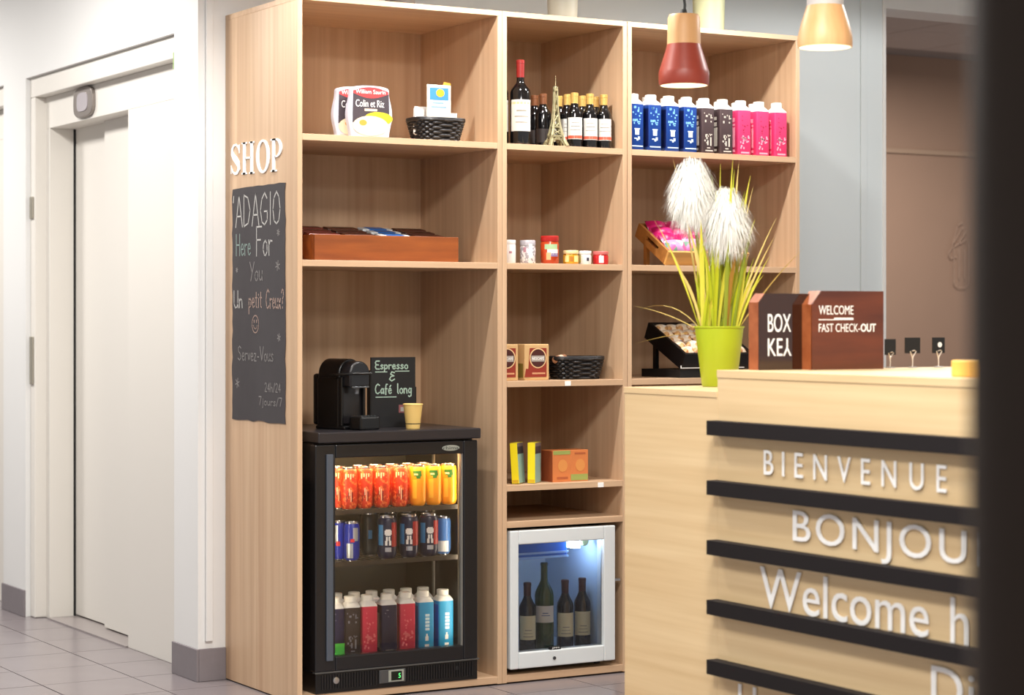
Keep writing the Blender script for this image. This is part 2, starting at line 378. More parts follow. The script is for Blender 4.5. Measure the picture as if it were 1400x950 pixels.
# lift doors
def lift_door(idx, y0, y1, lab):
    XF = XW+.07                                              # face of the steel portal
    d = bpy.data.objects.new('door_%d' % idx, None); COL.objects.link(d); d['kind'] = 'structure'; d['label'] = lab
    ya, yb = y0+.657, y1-.11                                 # clear opening (near, far)
    HD = 2.10
    MB().box(XF-.05, XF+.1, y0, y1, 2.235, HO).build('frame_head', DOORW, d, bev=.004)
    MB().box(XF, XF+.16, y0, y1, HD, 2.235).build('header', DOORW, d, bev=.002)
    MB().box(XF, XF+.16, y0, ya, 0, HD).build('near_jamb', DOORW, d, bev=.002)
    MB().box(XF, XF+.16, yb, y1-.02, 0, HD).build('far_jamb', DOORW, d, bev=.002)
    MB().box(XF-.05, XF+.02, y1-.06, y1, 0, 2.235).build('frame_post', DOORW, d, bev=.006)
    MB().box(XF+.115, XF+.14, yb-.52, yb, .012, HD+.02).build('door_panel', DOORW, d, bev=.002)
    MB().box(XF+.085, XF+.112, ya-.02, yb-.44, .012, HD+.02).build('door_panel', DOORW, d, bev=.002)
    MB().box(XF+.106, XF+.115, yb-.004, yb+.001, 0, HD).build('door_gap', DEEP, d)
    MB().box(XF-.01, XF+.16, ya, yb, 0, .006).build('sill', mat('sill', (150, 142, 140), .35), d)
    yc = (1.837+2.102)/2+(y0-.831); zc = 2.172
    pl = [( (.115*math.copysign(abs(math.cos(a))**.6, math.cos(a))), .062*math.copysign(abs(math.sin(a))**.6, math.sin(a))) for a in [2*PI*i/28 for i in range(28)]]
    p = MB().prism(pl, (XF-.016, yc, zc), (0,-1,0), (0,0,1), (.016,0,0)).build('indicator_plate', mat('indicator', (150, 142, 136), .35, metal=.5), d, bev=.003)
    MB().prism([(a*.55, b*.62) for a, b in pl], (XF-.019, yc, zc), (0,-1,0), (0,0,1), (.004,0,0)).build('screen', mat('indicator_screen', (186, 180, 184), .2), p)
    for z0, z1 in ((1.714, 1.809), (1.002, 1.208)):
        h = MB().box(XF-.058, XF-.05, y1-.05, y1-.012, z0, z1).build('hinge', mat('hinge', (172, 166, 152), .4, metal=.7), d, bev=.003)
    return d
d1 = lift_door(1, DR[0], DR[1], 'white lift door with round-cornered indicator above it')
lift_door(2, D2[0], D2[1], 'white lift door further down the corridor')
MB().box(XW-.002, XW, DR[0]+.001, DR[0]+.007, 2.19, 2.25).build('sticker', mat('green_sticker', (176, 204, 140), .6), d1)
# faint line drawing of a drink on the far wall
fo = onY(1304, 388, 2.985); cup = MB()
for st in ('0,0 0,.22 .1,.26', '.0,.0 .03,-.02 .09,-.02 .12,0 .12,.24', '.04,.03 .04,.2', '.085,.03 .085,.2', '-.04,.18 -.02,.2 .03,.34 .07,.36', '-.04,.18 -.03,.15 .02,.16', '.0,.24 .07,.33', '.04,.24 .1,.31'):
    ribbon2d(cup, parse(st), .006, fo, (1,0,0), (0,0,1), (0,-1,0), .002)
tag(cup.build('wall_drawing', mat('faint_line', (176, 146, 126), .7)), 'faint line drawing of a drink on the taupe wall', 'drawing')
# dark round column in the foreground
cp_ = CAM+ray(1456, HY)*1.6
cl = thing('column', 'near-black round post blurred at the right edge, closest to the viewer', 'column', (cp_.x, cp_.y, 0))
BRB = mat('bronze_black', (50, 37, 28), .5, spec=.3)
MB().lathe([(0, .0), (.07, 0), (.07, CEIL-.001), (0, CEIL-.001)], 48).build('shaft', BRB, cl, smooth=True)
MB().lathe([(.0705, 0), (.08, 0), (.08, .08), (.0705, .085)], 48).build('plinth', BRB, cl, smooth=True)

# ================================================================== SHELF UNITS
T = .0185; ZT = 2.363; DEP = .604
S1, S3, S4, S5, S6, SB = 1.90, 1.48, 1.0645, .698, .5695, .03
def unit(label, x0, x1, shelves):
    u = thing('shelf_unit', label, 'shelf', ((x0+x1)/2, 0, 0), group='oak shelf units along the wall')
    c = (x0+x1)/2; a, b = x0-c, x1-c
    B(a, a+T, 0, DEP, .004, ZT-T).build('side_panel', OAK, u, bev=.0008, seg=1)
    B(b-T, b, 0, DEP, .004, ZT-T).build('side_panel', OAK, u, bev=.0008, seg=1)
    B(a, b, 0, DEP, ZT-T, ZT).build('top_panel', OAKX, u, bev=.0008, seg=1)
    B(a+T, b-T, .0, .57, .006, SB).build('bottom_panel', OAKX, u, bev=.0008, seg=1)
    B(a+T, b-T, .57, .59, .006, ZT-T).build('back_panel', OAK, u)
    for z in shelves: B(a+T, b-T, .0005, .57, z-.0215, z).build('shelf', OAKX, u, bev=.0008, seg=1)
    B(a+.05, b-.05, .03, DEP-.05, 0, .005).build('plinth', DEEP, u)
    return u
u1 = unit('left oak shelf unit with chalkboard side panel, holding the black drinks fridge', 0, .7885, (S1, S3))
u2 = unit('narrow middle oak shelf unit holding the small white fridge', .7895, 1.3145, (S1, S3, S4, S5, S6))
u3 = unit('right oak shelf unit behind the plant, with cartons on its top shelf', 1.3165, 2.105, (S1, S3, S4, .6))
for x, z in ((1.2, S5-.012), (1.06, S4-.011)):
    B(x-1.052-.012, x-1.052+.012, -.0012, .0005, z-.009, z+.008).build('price_tag', PRINTW, u2)
# "SHOP" in condensed serif capitals on the side panel
def ell(rx, ry, n=28, a0=0, a1=2*PI): return [(rx*math.cos(a0+(a1-a0)*i/n), ry*math.sin(a0+(a1-a0)*i/n)) for i in range(n+1)]
def serif_word():
    mb = MB(); h = .112; O = Vector((-.0004, .56, 1.79)); U = Vector((0,-1,0)); V = Vector((0,0,1)); D = Vector((-.003,0,0))
    def rect(a, b, c, d): mb.prism([(a, c), (b, c), (b, d), (a, d)], O, U, V, D)
    def ring(cx, cz, rx, rz, ix, iz, a0=0, a1=2*PI, n=28):
        p = ell(rx, rz, n, a0, a1); q = ell(ix, iz, n, a0, a1)
        for i in range(n): mb.prism([(cx+p[i][0], cz+p[i][1]), (cx+p[i+1][0], cz+p[i+1][1]), (cx+q[i+1][0], cz+q[i+1][1]), (cx+q[i][0], cz+q[i][1])], O, U, V, D)
    # S
    cen = [(.082,.083),(.074,.098),(.056,.107),(.036,.105),(.022,.092),(.022,.077),(.036,.064),(.058,.052),(.076,.038),(.08,.022),(.066,.008),(.046,.005),(.026,.012),(.014,.03)]
    wd = [.004,.006,.007,.009,.014,.02,.024,.026,.024,.02,.012,.008,.006,.004]
    L = []; R = []
    for i, (x, z) in enumerate(cen):
        a = cen[max(i-1,0)]; b = cen[min(i+1,len(cen)-1)]; l = math.hypot(b[0]-a[0], b[1]-a[1]); nx, nz = -(b[1]-a[1])/l, (b[0]-a[0])/l
        L.append((x+nx*wd[i]/2, z+nz*wd[i]/2)); R.append((x-nx*wd[i]/2, z-nz*wd[i]/2))
    for i in range(len(cen)-1): mb.prism([L[i], L[i+1], R[i+1], R[i]], O, U, V, D)
    rect(.081,.085,.076,.107); rect(.011,.015,.006,.036)
    # H
    x = .105
    for s in (x+.012, x+.075):
        rect(s, s+.022, 0, h); rect(s-.01, s+.032, 0, .006); rect(s-.01, s+.032, h-.006, h)
    rect(x+.03, x+.08, .053, .06)
    # O
    ring(.286, h/2, .056, h/2+.002, .033, h/2-.006)
    # P
    x = .352
    rect(x+.012, x+.034, 0, h); rect(x, x+.048, 0, .006); rect(x, x+.04, h-.006, h)
    ring(x+.04, .08, .052, .0325, .03, .0265, -PI/2, PI/2, 16); rect(x+.03, x+.042, h-.006, h); rect(x+.03, x+.042, .0475, .0535)
    mb.v = [(p[0], p[1], p[2]+(.55-p[1])*-.02) for p in mb.v]
    return mb
o = serif_word().xf(Matrix.Translation((-(.7885/2), 0, 0))).build('shop_lettering', PRINTW, u1)
split_letters(o, (0,-1,0), 'shop_letter', PRINTW, u1)

# chalkboard sticker on the side panel
cb = thing('chalkboard', 'tall dark chalkboard with handwritten greetings on the side of the shelf unit', 'chalkboard', (-.0005, .315, .93))
edge = []
random.seed(3)
N = 26
for i in range(N+1): edge.append((-.222+random.uniform(-.004,.004), .81*i/N))
for i in range(9): edge.append((-.222+.444*(i+1)/10, .811+random.uniform(-.002,.002)))
for i in range(N+1): edge.append((.222+random.uniform(-.004,.004), .81-.81*i/N))
for i in range(9): edge.append((.222-.444*(i+1)/10, random.uniform(-.003,.003)))
MB().prism(edge, (0,0,0), (0,-1,0), (0,0,1), (-.002,0,0)).build('board', CHALKB, cb)
def chalk(body, x, z, wdt, h, lw=.005, skew=0., m=CHALK):
    handwriting('chalk_writing', body, m, (-.0022, -x, z), (0,-1,0), (0,0,1), (-1,0,0), wdt, h, lw, cb, skew)
FAINT = mat('chalk_faint', (140, 136, 134), .9); TINT = mat('chalk_tint', (140, 158, 152), .9); ORNG = mat('chalk_orange', (176, 150, 138), .9)
chalk("'ADAGIO", -.215, .675, .40, .11, .0055)
chalk('Here', -.185, .575, .125, .075, .005, m=TINT); chalk('For', -.01, .57, .13, .10, .0055)
chalk('You', -.07, .485, .11, .065, .0045, .05, m=FAINT)
chalk('Un', -.205, .392, .075, .06, .005); chalk('petit', -.075, .392, .11, .062, .0045, m=ORNG); chalk('Creux?', .07, .388, .145, .066, .0045, m=ORNG)
chalk('Servez-Vous', -.17, .208, .30, .05, .004, m=FAINT)
chalk('24h/24', .06, .105, .13, .03, .0035, m=FAINT); chalk('7jours/7', .01, .058, .19, .028, .0035, m=FAINT)
q = dict(u=(0,-1,0), v=(0,0,1), n=(-1,0,0))
smi = MB(); ribbon2d(smi, ell(.028, .03, 18), .004, o=(-.0022, .02, .335), **q); smi.build('chalk_smiley', ORNG, cb)
smi = MB(); ribbon2d(smi, ell(.016, .016, 8, PI*1.1, PI*1.9), .004, o=(-.0022, .02, .335), **q); smi.build('chalk_smile', ORNG, cb)
for e_ in (-1, 1): smi = MB(); ribbon2d(smi, [(e_*.01, .006), (e_*.01, .014)], .005, o=(-.0022, .02, .335), **q); smi.build('chalk_eye', ORNG, cb)
for x, z, r in ((.17, .645, .011), (-.18, .525, .008), (.165, .533, .017), (.175, .29, .013), (-.175, .128, .017)):
    st_ = MB()
    for k in range(3): a = k*PI/3+.3; ribbon2d(st_, [(x-r*math.cos(a), z-r*math.sin(a)), (x+r*math.cos(a), z+r*math.sin(a))], .004, (-.0022,0,0), (0,-1,0), (0,0,1), (-1,0,0))
    st_.build('chalk_star', FAINT, cb)

# ================================================================== DRINKS FRIDGE
fr = thing('drinks_fridge', 'black under-counter drinks fridge with glass door full of cans', 'fridge', (.375, .0, SB))
def fb(x0, x1, y0, y1, z0, z1): return (x0-.375, x1-.375, y0, y1, z0-SB, z1-SB)
LIN = mat('fridge_liner', (58, 60, 62), .4)
body = MB()
body.box(*fb(.075, .105, .03, .52, .10, .866)).box(*fb(.655, .685, .03, .52, .10, .866)).box(*fb(.105, .655, .03, .52, .836, .866))
body.box(*fb(.105, .655, .03, .52, .10, .116)).box(*fb(.105, .655, .49, .52, .116, .836))
body.build('cabinet', SATIN, fr, bev=.002)
B(*fb(.105, .655, .03, .472, .828, .836)).build('roof_liner', mat('roof_liner', (196, 184, 160), .5), fr)  # pale liner added so the top of the interior looks brightly lit
B(*fb(.105, .655, .472, .488, .116, .836)).build('rear_liner', LIN, fr)
vents = MB()
for i in range(9):
    for j in range(3): vents.box(*fb(.14+i*.034, .162+i*.034, .470, .473, .39+j*.022, .402+j*.022))
vents.build('rear_vents', DEEP, fr, kind='stuff')
B(*fb(.068, .692, -.02, .53, .868, .904)).build('worktop', mat('worktop_dark', (40, 37, 40), .3), fr, bev=.004)
# door
dr = B(*fb(.06, .135, -.012, .028, .104, .862)).box(*fb(.627, .683, -.012, .028, .104, .862)).box(*fb(.135, .627, -.012, .028, .817, .862)).box(*fb(.135, .627, -.012, .028, .104, .152)).build('door_frame', SATIN, fr, bev=.004)
B(*fb(.128, .634, .004, .010, .146, .823)).build('door_glass', GLASS, dr)
B(*fb(.099, .124, -.019, -.011, .14, .83)).build('door_handle', mat('brushed_grey', (84, 92, 104), .28, metal=.3), dr, bev=.002)  # handle strip widened and tinted to paint the bluish highlight on the frame
B(*fb(.621, .6265, -.006, .02, .15, .818)).build('glass_gasket', mat('gasket_grey', (120, 118, 112), .5), dr)
bd = MB().prism([(x*.034, z*.010) for x, z in ell(1, 1, 24)[:-1]], (.555-.375+.02, -.0125, .838-SB), (1,0,0), (0,0,1), (0,-.002,0)).build('badge', mat('badge_silver', (176, 184, 178), .3, metal=.5), dr)
lettering('badge_lettering', 'rhima', mat('badge_dark', (60, 66, 62), .5), (.545-.375, -.0147, .833-SB), (1,0,0), (0,0,1), (0,-1,0), .06, .011, .0004, parent=dr)
# base grille
B(*fb(.064, .686, -.006, .5, SB+.001, .1005)).build('base', BLACK, fr, bev=.003)
sl = MB()
for i in range(58):
    x = .085+i*.0101
    if .295 < x < .405 or x > .665: continue
    sl.box(*fb(x, x+.004, -.009, -.005, .045, .092))
sl.build('grille_ribs', SATIN, fr, kind='stuff')
B(*fb(.06, .69, -.012, .01, .0985, .1035)).build('base_trim', mat('trim_grey', (92, 92, 90), .35, metal=.4), fr, bev=.001)
th_ = B(*fb(.30, .40, -.012, -.005, .047, .092)).build('thermostat', mat('thermo_grey', (70, 70, 70), .4), fr, bev=.002)
B(*fb(.334, .393, -.0135, -.011, .05, .089)).build('display_frame', mat('bezel', (150, 152, 140), .4), th_, bev=.001)
B(*fb(.344, .384, -.0145, -.0125, .055, .085)).build('display', mat('display_dark', (10, 22, 12), .2), th_)
lettering('display_digit', '5', mat('digit_green', (80, 230, 110), .5, emit=(80, 230, 110), es=1.2), (.371-.375, -.0146, .062-SB), (1,0,0), (0,0,1), (0,-1,0), .008, .016, .0003, parent=th_)
MB().lathe([(0,0),(.011,0),(.011,.006),(.008,.007),(0,.007)], 20).xf(Matrix.Translation((.138-.375, -.006, .072-SB)) @ Matrix.Rotation(PI/2, 4, 'X')).build('lock', STEEL, fr, smooth=True)
B(*fb(.595, .608, -.010, -.005, .068, .082)).build('switch', DEEP, fr)
# interior: lamp strip, glass/wire shelves
B(*fb(.12, .64, .045, .075, .820, .828)).build('lamp_strip', mat('fridge_lamp', (255, 226, 170), .4, emit=(255, 208, 140), es=45), fr)
for x in (.108, .645): B(*fb(x, x+.008, .034, .042, .15, .81)).build('side_lamp', mat('side_lamp', (240, 232, 215), .4, emit=(255, 236, 205), es=15), fr)
WIRE = mat('shelf_wire', (150, 142, 128), .35, metal=.7)
def rack(z):
    r = MB(); y0, y1 = .06, .46
    for k in range(22): x = .11+k*.0256; r.tube([(x-.375, y0, z-SB-.003), (x-.375, y1, z-SB-.003)], .0022, 5)
    for y in (y0, .26, y1): r.tube([(.106-.375, y, z-SB-.006), (.654-.375, y, z-SB-.006)], .0035, 6)
    r.build('wire_shelf', WIRE, fr)
    B(*fb(.106, .654, .05, .056, z-.012, z+.004)).build('shelf_strip', mat('shelf_strip', (58, 50, 42), .5), fr)
FZ1, FZ2, FZ3 = .632, .456, .122
rack(FZ1); rack(FZ2); rack(FZ3+.005)
for x in (.112, .648):
    B(*fb(x-.004, x+.004, .24, .25, .16, .82)).build('shelf_rail', mat('rail_grey', (150, 148, 140), .35, metal=.5), fr)

# ------------------------------------------------------------------ cans
def arcpatch(mb, r, a0, a1, z0, z1, n=6):
    vv = []; fs = []
    for i in range(n+1):
        a = -PI/2+a0+(a1-a0)*i/n
        vv += [(r*math.cos(a), r*math.sin(a), z0), (r*math.cos(a), r*math.sin(a), z1)]
    for i in range(n): fs.append((2*i, 2*i+2, 2*i+3, 2*i+1))
    return mb.add(vv, fs)
ALU = mat('can_aluminium', (205, 205, 208), .25, metal=.9)
def can(label, group, r, h, m, prints, cat='can', loc=(0,0,0), rz=-.45):
    t = thing('drink_can', label, cat, loc, rz, group)
    MB().lathe([(r*.74, .004), (r*.9, .010), (r, .02), (r, h-.02), (r*.93, h-.01), (r*.84, h-.006)], 28).build('body', m, t, smooth=True)
    MB().lathe([(0, .006), (r*.6, .008), (r*.72, 0), (r*.78, .004)], 24).build('base_ring', ALU, t, smooth=True)
    MB().lathe([(r*.84, h-.006), (r*.86, h), (r*.8, h), (r*.78, h-.004), (0, h-.004)], 24).build('lid', ALU, t, smooth=True)
    for nm, pm, patches in prints:
        mb = MB()
        for p in patches: arcpatch(mb, r+.0005, *p)
        mb.build(nm, pm, t, kind='stuff' if len(patches) > 1 else None)
    return t
ORD = ('leftmost', 'second', 'third', 'fourth', 'fifth', 'sixth', 'seventh', 'eighth', 'rightmost')
RED = speckle('can_red', (206, 52, 22), (232, 120, 60), 95, .55)
PRC = mat('can_cream', (248, 222, 186), .5); DKR = mat('can_dark_red', (120, 22, 22), .5)
redp = [('print', PRC, [(-.5+.28*i, -.36+.28*i, .106+.006*(i % 2), .124) for i in range(4)]+[(-.1, .02, .05, .075), (.12, .2, .03, .07)]), ('shade_print', DKR, [(-.4+.22*i, -.28+.22*i, .03+.01*(i % 3), .05+.012*(i % 2)) for i in range(4)])]
YEL = mat('can_yellow', (246, 160, 26), .35); GRN = mat('can_green', (44, 116, 40), .5); YL2 = mat('can_yellow_light', (252, 196, 60), .4)
yelp = [('leaf_print', GRN, [(-.55, .5, .116, .126), (-.4, .55, .106, .116), (-.1, .4, .098, .106)]), ('print', PRC, [(-.4, .1, .110, .116)]), ('fruit_print', YL2, [(-.6, -.05, .03, .095)])]
ctop = .145
ru = (462, 477, 498, 521, 546)
proto = None
for k, uu in enumerate(ru):
    lab = '%s of the five red-orange cans on the top fridge shelf' % ORD[k] if k < 4 else 'red-orange can next to the yellow cans on the top fridge shelf'
    if not proto: proto = can(lab, 'red-orange cans in the fridge', .029, ctop, RED, redp); c = proto
    else: c = copy_tree(proto, label=lab)
    yy = .148 if k == 0 else .085
    c.location = (xat(uu, yy), yy, FZ1); c.rotation_euler.z = -.45+random.uniform(-.15, .15)
proto = None
for k, uu in enumerate((571, 592, 613)):
    lab = ('yellow can with green leaf print beside the red-orange cans', 'middle yellow can with green leaf print on the top fridge shelf', 'rightmost yellow can with green leaf print on the top fridge shelf')[k]
    if not proto: proto = can(lab, 'yellow cans in the fridge', .029, ctop, YEL, yelp); c = proto
    else: c = copy_tree(proto, label=lab)
    c.location = (xat(uu, .085), .085, FZ1); c.rotation_euler.z = -.45+random.uniform(-.1, .1)
# second row of cans behind
proto = None
for k, uu in enumerate((491, 513, 535, 557, 579)):
    lab = 'red-orange can in the second row behind the front cans, %s from left' % ('first', 'second', 'third', 'fourth', 'fifth', 'sixth', 'seventh')[k]
    if not proto: proto = can(lab, 'cans in the second row of the top fridge shelf', .029, ctop, RED, []); c = proto
    else: c = copy_tree(proto, label=lab)
    c.location = (xat(uu, .165), .165, FZ1)
# energy-drink cans: blue and silver quarters
BLU = mat('can_blue', (24, 48, 168), .3); SIL = mat('can_silver', (196, 200, 206), .3, metal=.5); REDP = mat('can_red_print', (208, 40, 50), .5)
enp = [('silver_panel', SIL, [(-.75, .15, .012, .062), (.15, .9, .07, .115)]), ('red_print', REDP, [(-.2, .35, .066, .078)])]
en2 = [('silver_panel', SIL, [(-.9, -.1, .062, .12)]), ('red_print', REDP, [(-.35, .2, .05, .066)])]
can('blue and silver energy drink can at the left end of the middle fridge shelf', 'blue and silver cans', .0265, .134, BLU, en2, loc=(xat(463, .15), .15, FZ2))
can('blue and silver energy drink can with silver lower half, beside the leftmost one', 'blue and silver cans', .0265, .134, BLU, enp, loc=(xat(481, .095), .095, FZ2))
can('light blue can with white lower half at the right of the middle fridge shelf', 'blue and silver cans', .0265, .134, mat('can_midblue', (70, 120, 190), .3), [('white_panel', PRINTW, [(-.9, .7, .012, .05)])], loc=(xat(606, .118), .118, FZ2))
# beer bottles/cans: dark blue, red, white
NAVY = mat('beer_navy', (18, 30, 66), .3); LBL = mat('beer_lightblue', (64, 140, 196), .4); 
bp_ = [('red_panel', mat('beer_red', (170, 34, 38), .4), [(.35, 1.3, .045, .128)]), ('blue_panel', LBL, [(-1.2, -.55, .05, .12)]),
       ('oval_label', PRINTW, [(-.4, .35, .087, .101), (-.3, .25, .083, .105)]), ('ribbon_print', PRINTW, [(-.35, -.1, .05, .066), (-.26, -.06, .066, .08), (.06, .3, .05, .066), (.02, .2, .066, .08)]), ('text_print', SIL, [(-.35, .32, .028, .043)])]
proto = None
for k, uu in enumerate((529, 559, 586)):
    lab = ('leftmost of the three dark blue beer cans with white oval emblem', 'middle of the three dark blue beer cans with white oval emblem', 'rightmost of the three dark blue beer cans with white oval emblem')[k]
    if not proto: proto = can(lab, 'dark blue beer cans in the fridge', .033, .15, NAVY, bp_); c = proto
    else: c = copy_tree(proto, label=lab)
    c.location = (xat(uu, .085), .085, FZ2); c.rotation_euler.z = -.42+(.1, 0, .12)[k]
proto = None
for k, uu in enumerate((506, 530, 555, 580)):
    lab = '%s dark can in the back row, middle fridge shelf' % ('leftmost', 'second', 'third', 'rightmost')[k]
    if not proto: proto = can(lab, 'dark cans at the back of the middle fridge shelf', .033, .15, mat('can_dark', (14, 34, 46), .3), [('print', LBL, [(-.2, .2, .06, .09)])]); c = proto
    else: c = copy_tree(proto, label=lab)
    c.location = (xat(uu, .23), .23, FZ2)

# ------------------------------------------------------------------ carton bottles (square body, white shoulder, white screw cap)
CAPW = mat('carton_cap', (240, 238, 230), .45); SHO = mat('carton_shoulder', (236, 236, 234), .45)
def rr(a, r, n=3):
    out = []
    for cx, cy, a0 in ((a-r, a-r, 0), (-a+r, a-r, PI/2), (-a+r, -a+r, PI), (a-r, -a+r, 1.5*PI)):
        out += [(cx+r*math.cos(a0+PI/2*i/n), cy+r*math.sin(a0+PI/2*i/n)) for i in range(n+1)]
    return out
def loft(rings):
    mb = MB(); n = len(rings[0][0]); vv = []
    for poly, z in rings: vv += [(x, y, z) for x, y in poly]
    fs = [tuple(range(n-1, -1, -1)), tuple(range((len(rings)-1)*n, len(rings)*n))]
    for k in range(len(rings)-1):
        for i in range(n): fs.append((k*n+i, k*n+(i+1) % n, (k+1)*n+(i+1) % n, (k+1)*n+i))
    return mb.add(vv, fs)
def carton(label, group, bodym, prints, side=None):
    """prints: (part name, material, [(x0,x1,z0,z1) on the front face]); side: same for the left face"""
    t = thing('carton_bottle', label, 'carton', group=group)
    a = .0295; hb = .168
    loft([(rr(a-.002, .004), 0), (rr(a, .006), .003), (rr(a, .006), hb)]).build('body', bodym, t, smooth=True)
    c16 = [(math.cos(2*PI*(i+.5)/16+0), math.sin(2*PI*(i+.5)/16)) for i in range(16)]
    c16 = c16[0:]
    loft([(rr(a, .006), hb), (rr(a, .01), hb+.005), ([(x*.026, y*.026) for x, y in c16], hb+.015), ([(x*.022, y*.022) for x, y in c16], hb+.018)]).build('shoulder', SHO, t, smooth=True)
    MB().lathe([(0, hb+.016), (.021, hb+.016), (.021, hb+.036), (.019, hb+.038), (0, hb+.038)], 20).build('cap', CAPW, t, smooth=True)
    for nm, pm, rs in prints:
        mb = MB()
        for x0, x1, z0, z1 in rs: mb.box(x0, x1, -a-.0006, -a+.0002, z0, z1)
        mb.build(nm, pm, t, kind='stuff' if len(rs) > 1 else None)
    for nm, pm, rs in side or ():
        mb = MB()
        for x0, x1, z0, z1 in rs: mb.box(-a-.0006, -a+.0002, x0, x1, z0, z1)
        mb.build(nm, pm, t, kind='stuff' if len(rs) > 1 else None)
    return t
rnd = random.Random(5)
def flecks(n, z0, z1, s0=.003, s1=.007, x0=-.022, x1=.022):
    out = []
    for i in range(n):
        x = rnd.uniform(x0, x1-s1); z = rnd.uniform(z0, z1); w_, h_ = rnd.uniform(s0, s1), rnd.uniform(s0, s1); out.append((x, x+w_, z, z+h_))
    return out
CBL = mat('carton_blue', (12, 60, 140), .4); CBD = mat('carton_side_navy', (12, 22, 78), .4); SKY = mat('carton_sky', (120, 178, 226), .5); PALE = mat('carton_pale', (206, 226, 240), .5)
CBR = mat('carton_brown', (74, 58, 60), .45); BEI = mat('carton_beige', (204, 196, 184), .5); CPK = mat('carton_pink', (236, 62, 116), .4); CPL = mat('carton_pink_light', (248, 160, 180), .5)
CPD = mat('carton_pink_dark', (176, 30, 76), .5)
blue_p = carton('x', 'cartons on the top right shelf', CBL, [('motif_print', SKY, flecks(18, .09, .155, .004, .009)), ('glass_print', PALE, [(-.01, .008, .055, .075), (-.013, .011, .075, .079)]), ('script_print', PALE, [(-.014, -.002, .04, .044), (-.004, .004, .034, .042), (.002, .011, .038, .049)]), ('base_line', PALE, [(-.024, .024, .012, .016)])], [('side_print', CBD, [(-.027, .027, .014, .154)])])
brn_p = carton('x', 'cartons on the top right shelf', CBR, [('motif_print', BEI, [(-.012, -.004, .135, .142), (.01, .014, .13, .145), (-.016, -.01, .115, .124), (-.014, -.008, .06, .07), (-.01, -.004, .052, .06), (-.006, .0, .03, .048), (.008, .014, .028, .06), (-.006, .008, .018, .022), (-.014, .02, .008, .012)]+flecks(7, .03, .07, .003, .007)+flecks(5, .11, .15, .003, .006))], [('side_text', BEI, [(-.006, .014, .012, .02), (-.01, .016, .03, .10), (-.006, .014, .105, .12), (-.006, .014, .128, .14)])])
pnk_p = carton('x', 'cartons on the top right shelf', CPK, [('motif_print', CPL, flecks(20, .014, .07, .004, .008)+[(-.018, .02, .006, .012)]), ('dark_print', CPD, flecks(10, .08, .15, .003, .006))], [('side_text', CPL, [(-.006, .016, .03, .105), (-.006, .014, .11, .118), (-.004, .012, .125, .14), (-.006, .014, .012, .022)])])
names_top = ['leftmost of the four blue cartons on the top right shelf', 'second blue carton from the left on the top right shelf', 'third blue carton from the left on the top right shelf', 'fourth blue carton, beside the brown ones on the top right shelf',
             'brown carton beside the blue cartons on the top right shelf', 'brown carton beside the pink cartons on the top right shelf', 'pink carton beside the brown cartons on the top right shelf', 'middle pink carton on the top right shelf', 'rightmost pink carton on the top right shelf']
fronts = (862, 886.5, 911, 935.5, 959.5, 985, 1010, 1035, 1059.5)   # left edge of each front face in the photograph
used = set()
for k, uu in enumerate(fronts):
    p = (blue_p, brn_p, pnk_p)[0 if k < 4 else 1 if k < 6 else 2]
    c = p if p.name not in used else copy_tree(p)
    used.add(p.name); c['label'] = names_top[k]
    c.location = (xat(uu, .012)+.0295, .0415, S1); c.rotation_euler.z = rnd.uniform(-.03, .03)
# second row behind them
for k in range(8):
    p = (blue_p, brn_p, pnk_p)[0 if k < 4 else 1 if k < 6 else 2]
    c = copy_tree(p); c['label'] = '%s in the back row of the top right shelf, %s from the left' % (('blue carton', 'brown carton', 'pink carton')[0 if k < 4 else 1 if k < 6 else 2], ('first', 'second', 'third', 'fourth', 'fifth', 'sixth', 'seventh', 'eighth')[k]); c['group'] = 'cartons in the back row of the top right shelf'
    c.location = (1.40+k*.082, .115, S1)
# cartons in the drinks fridge
def recol(src, label, bodym, printm):
    c = copy_tree(src, label=label, group='cartons in the drinks fridge')
    for ch in c.children:
        if ch.name.startswith('body') or 'print' in ch.name or 'text' in ch.name or 'line' in ch.name:
            ch.data = ch.data.copy(); ch.data.materials.clear(); ch.data.materials.append(bodym if ch.name.startswith('body') else printm)
    return c
NVC = mat('carton_navy', (28, 30, 66), .4); DBC = mat('carton_darkbrown', (52, 42, 42), .4); CRD = mat('carton_coral', (226, 54, 84), .4); CYC = mat('carton_cyan', (36, 160, 216), .4)
GRC = mat('carton_green', (60, 176, 60), .5); CRL = mat('carton_coral_light', (244, 120, 130), .5); BGP = mat('carton_greyprint', (120, 120, 130), .5); WCY = mat('carton_cyan_white', (214, 238, 246), .5)
plain_p = carton('x', 'cartons in the drinks fridge', NVC, [('dots_print', BGP, flecks(5, .12, .15, .002, .004)), ('base_line', BEI, [(-.014, .014, .008, .014)])], [('side_text', BEI, [(-.006, .01, .02, .14)])])
cy_p = carton('x', 'cartons in the drinks fridge', CYC, [('word_print', WCY, [(-.004, .012, .07+.012*i, .079+.012*i) for i in range(5)]), ('drop_print', PRINTW, [(-.004, .008, .034, .05), (-.001, .005, .05, .058), (-.006, .010, .014, .022)])], [('side_print', mat('carton_side_blue', (20, 96, 184), .4), [(-.027, .027, .004, .156)])])
plain_p['label'] = 'navy carton between two coral cartons in the bottom of the fridge'
row = [(459, 'green', 'navy carton with green base at the left end of the fridge bottom'), (481, 'brown', 'dark brown carton beside the green-based carton in the fridge bottom'), (504, 'coral', 'coral red carton beside the dark brown carton in the fridge bottom'), (531, 'navy', ''), (556, 'coral', 'coral red carton beside the cyan cartons in the fridge bottom'), (581, 'cyan', 'left one of the two cyan cartons in the fridge bottom'), (608, 'cyan', 'rightmost cyan carton in the fridge bottom')]
ncy = 0
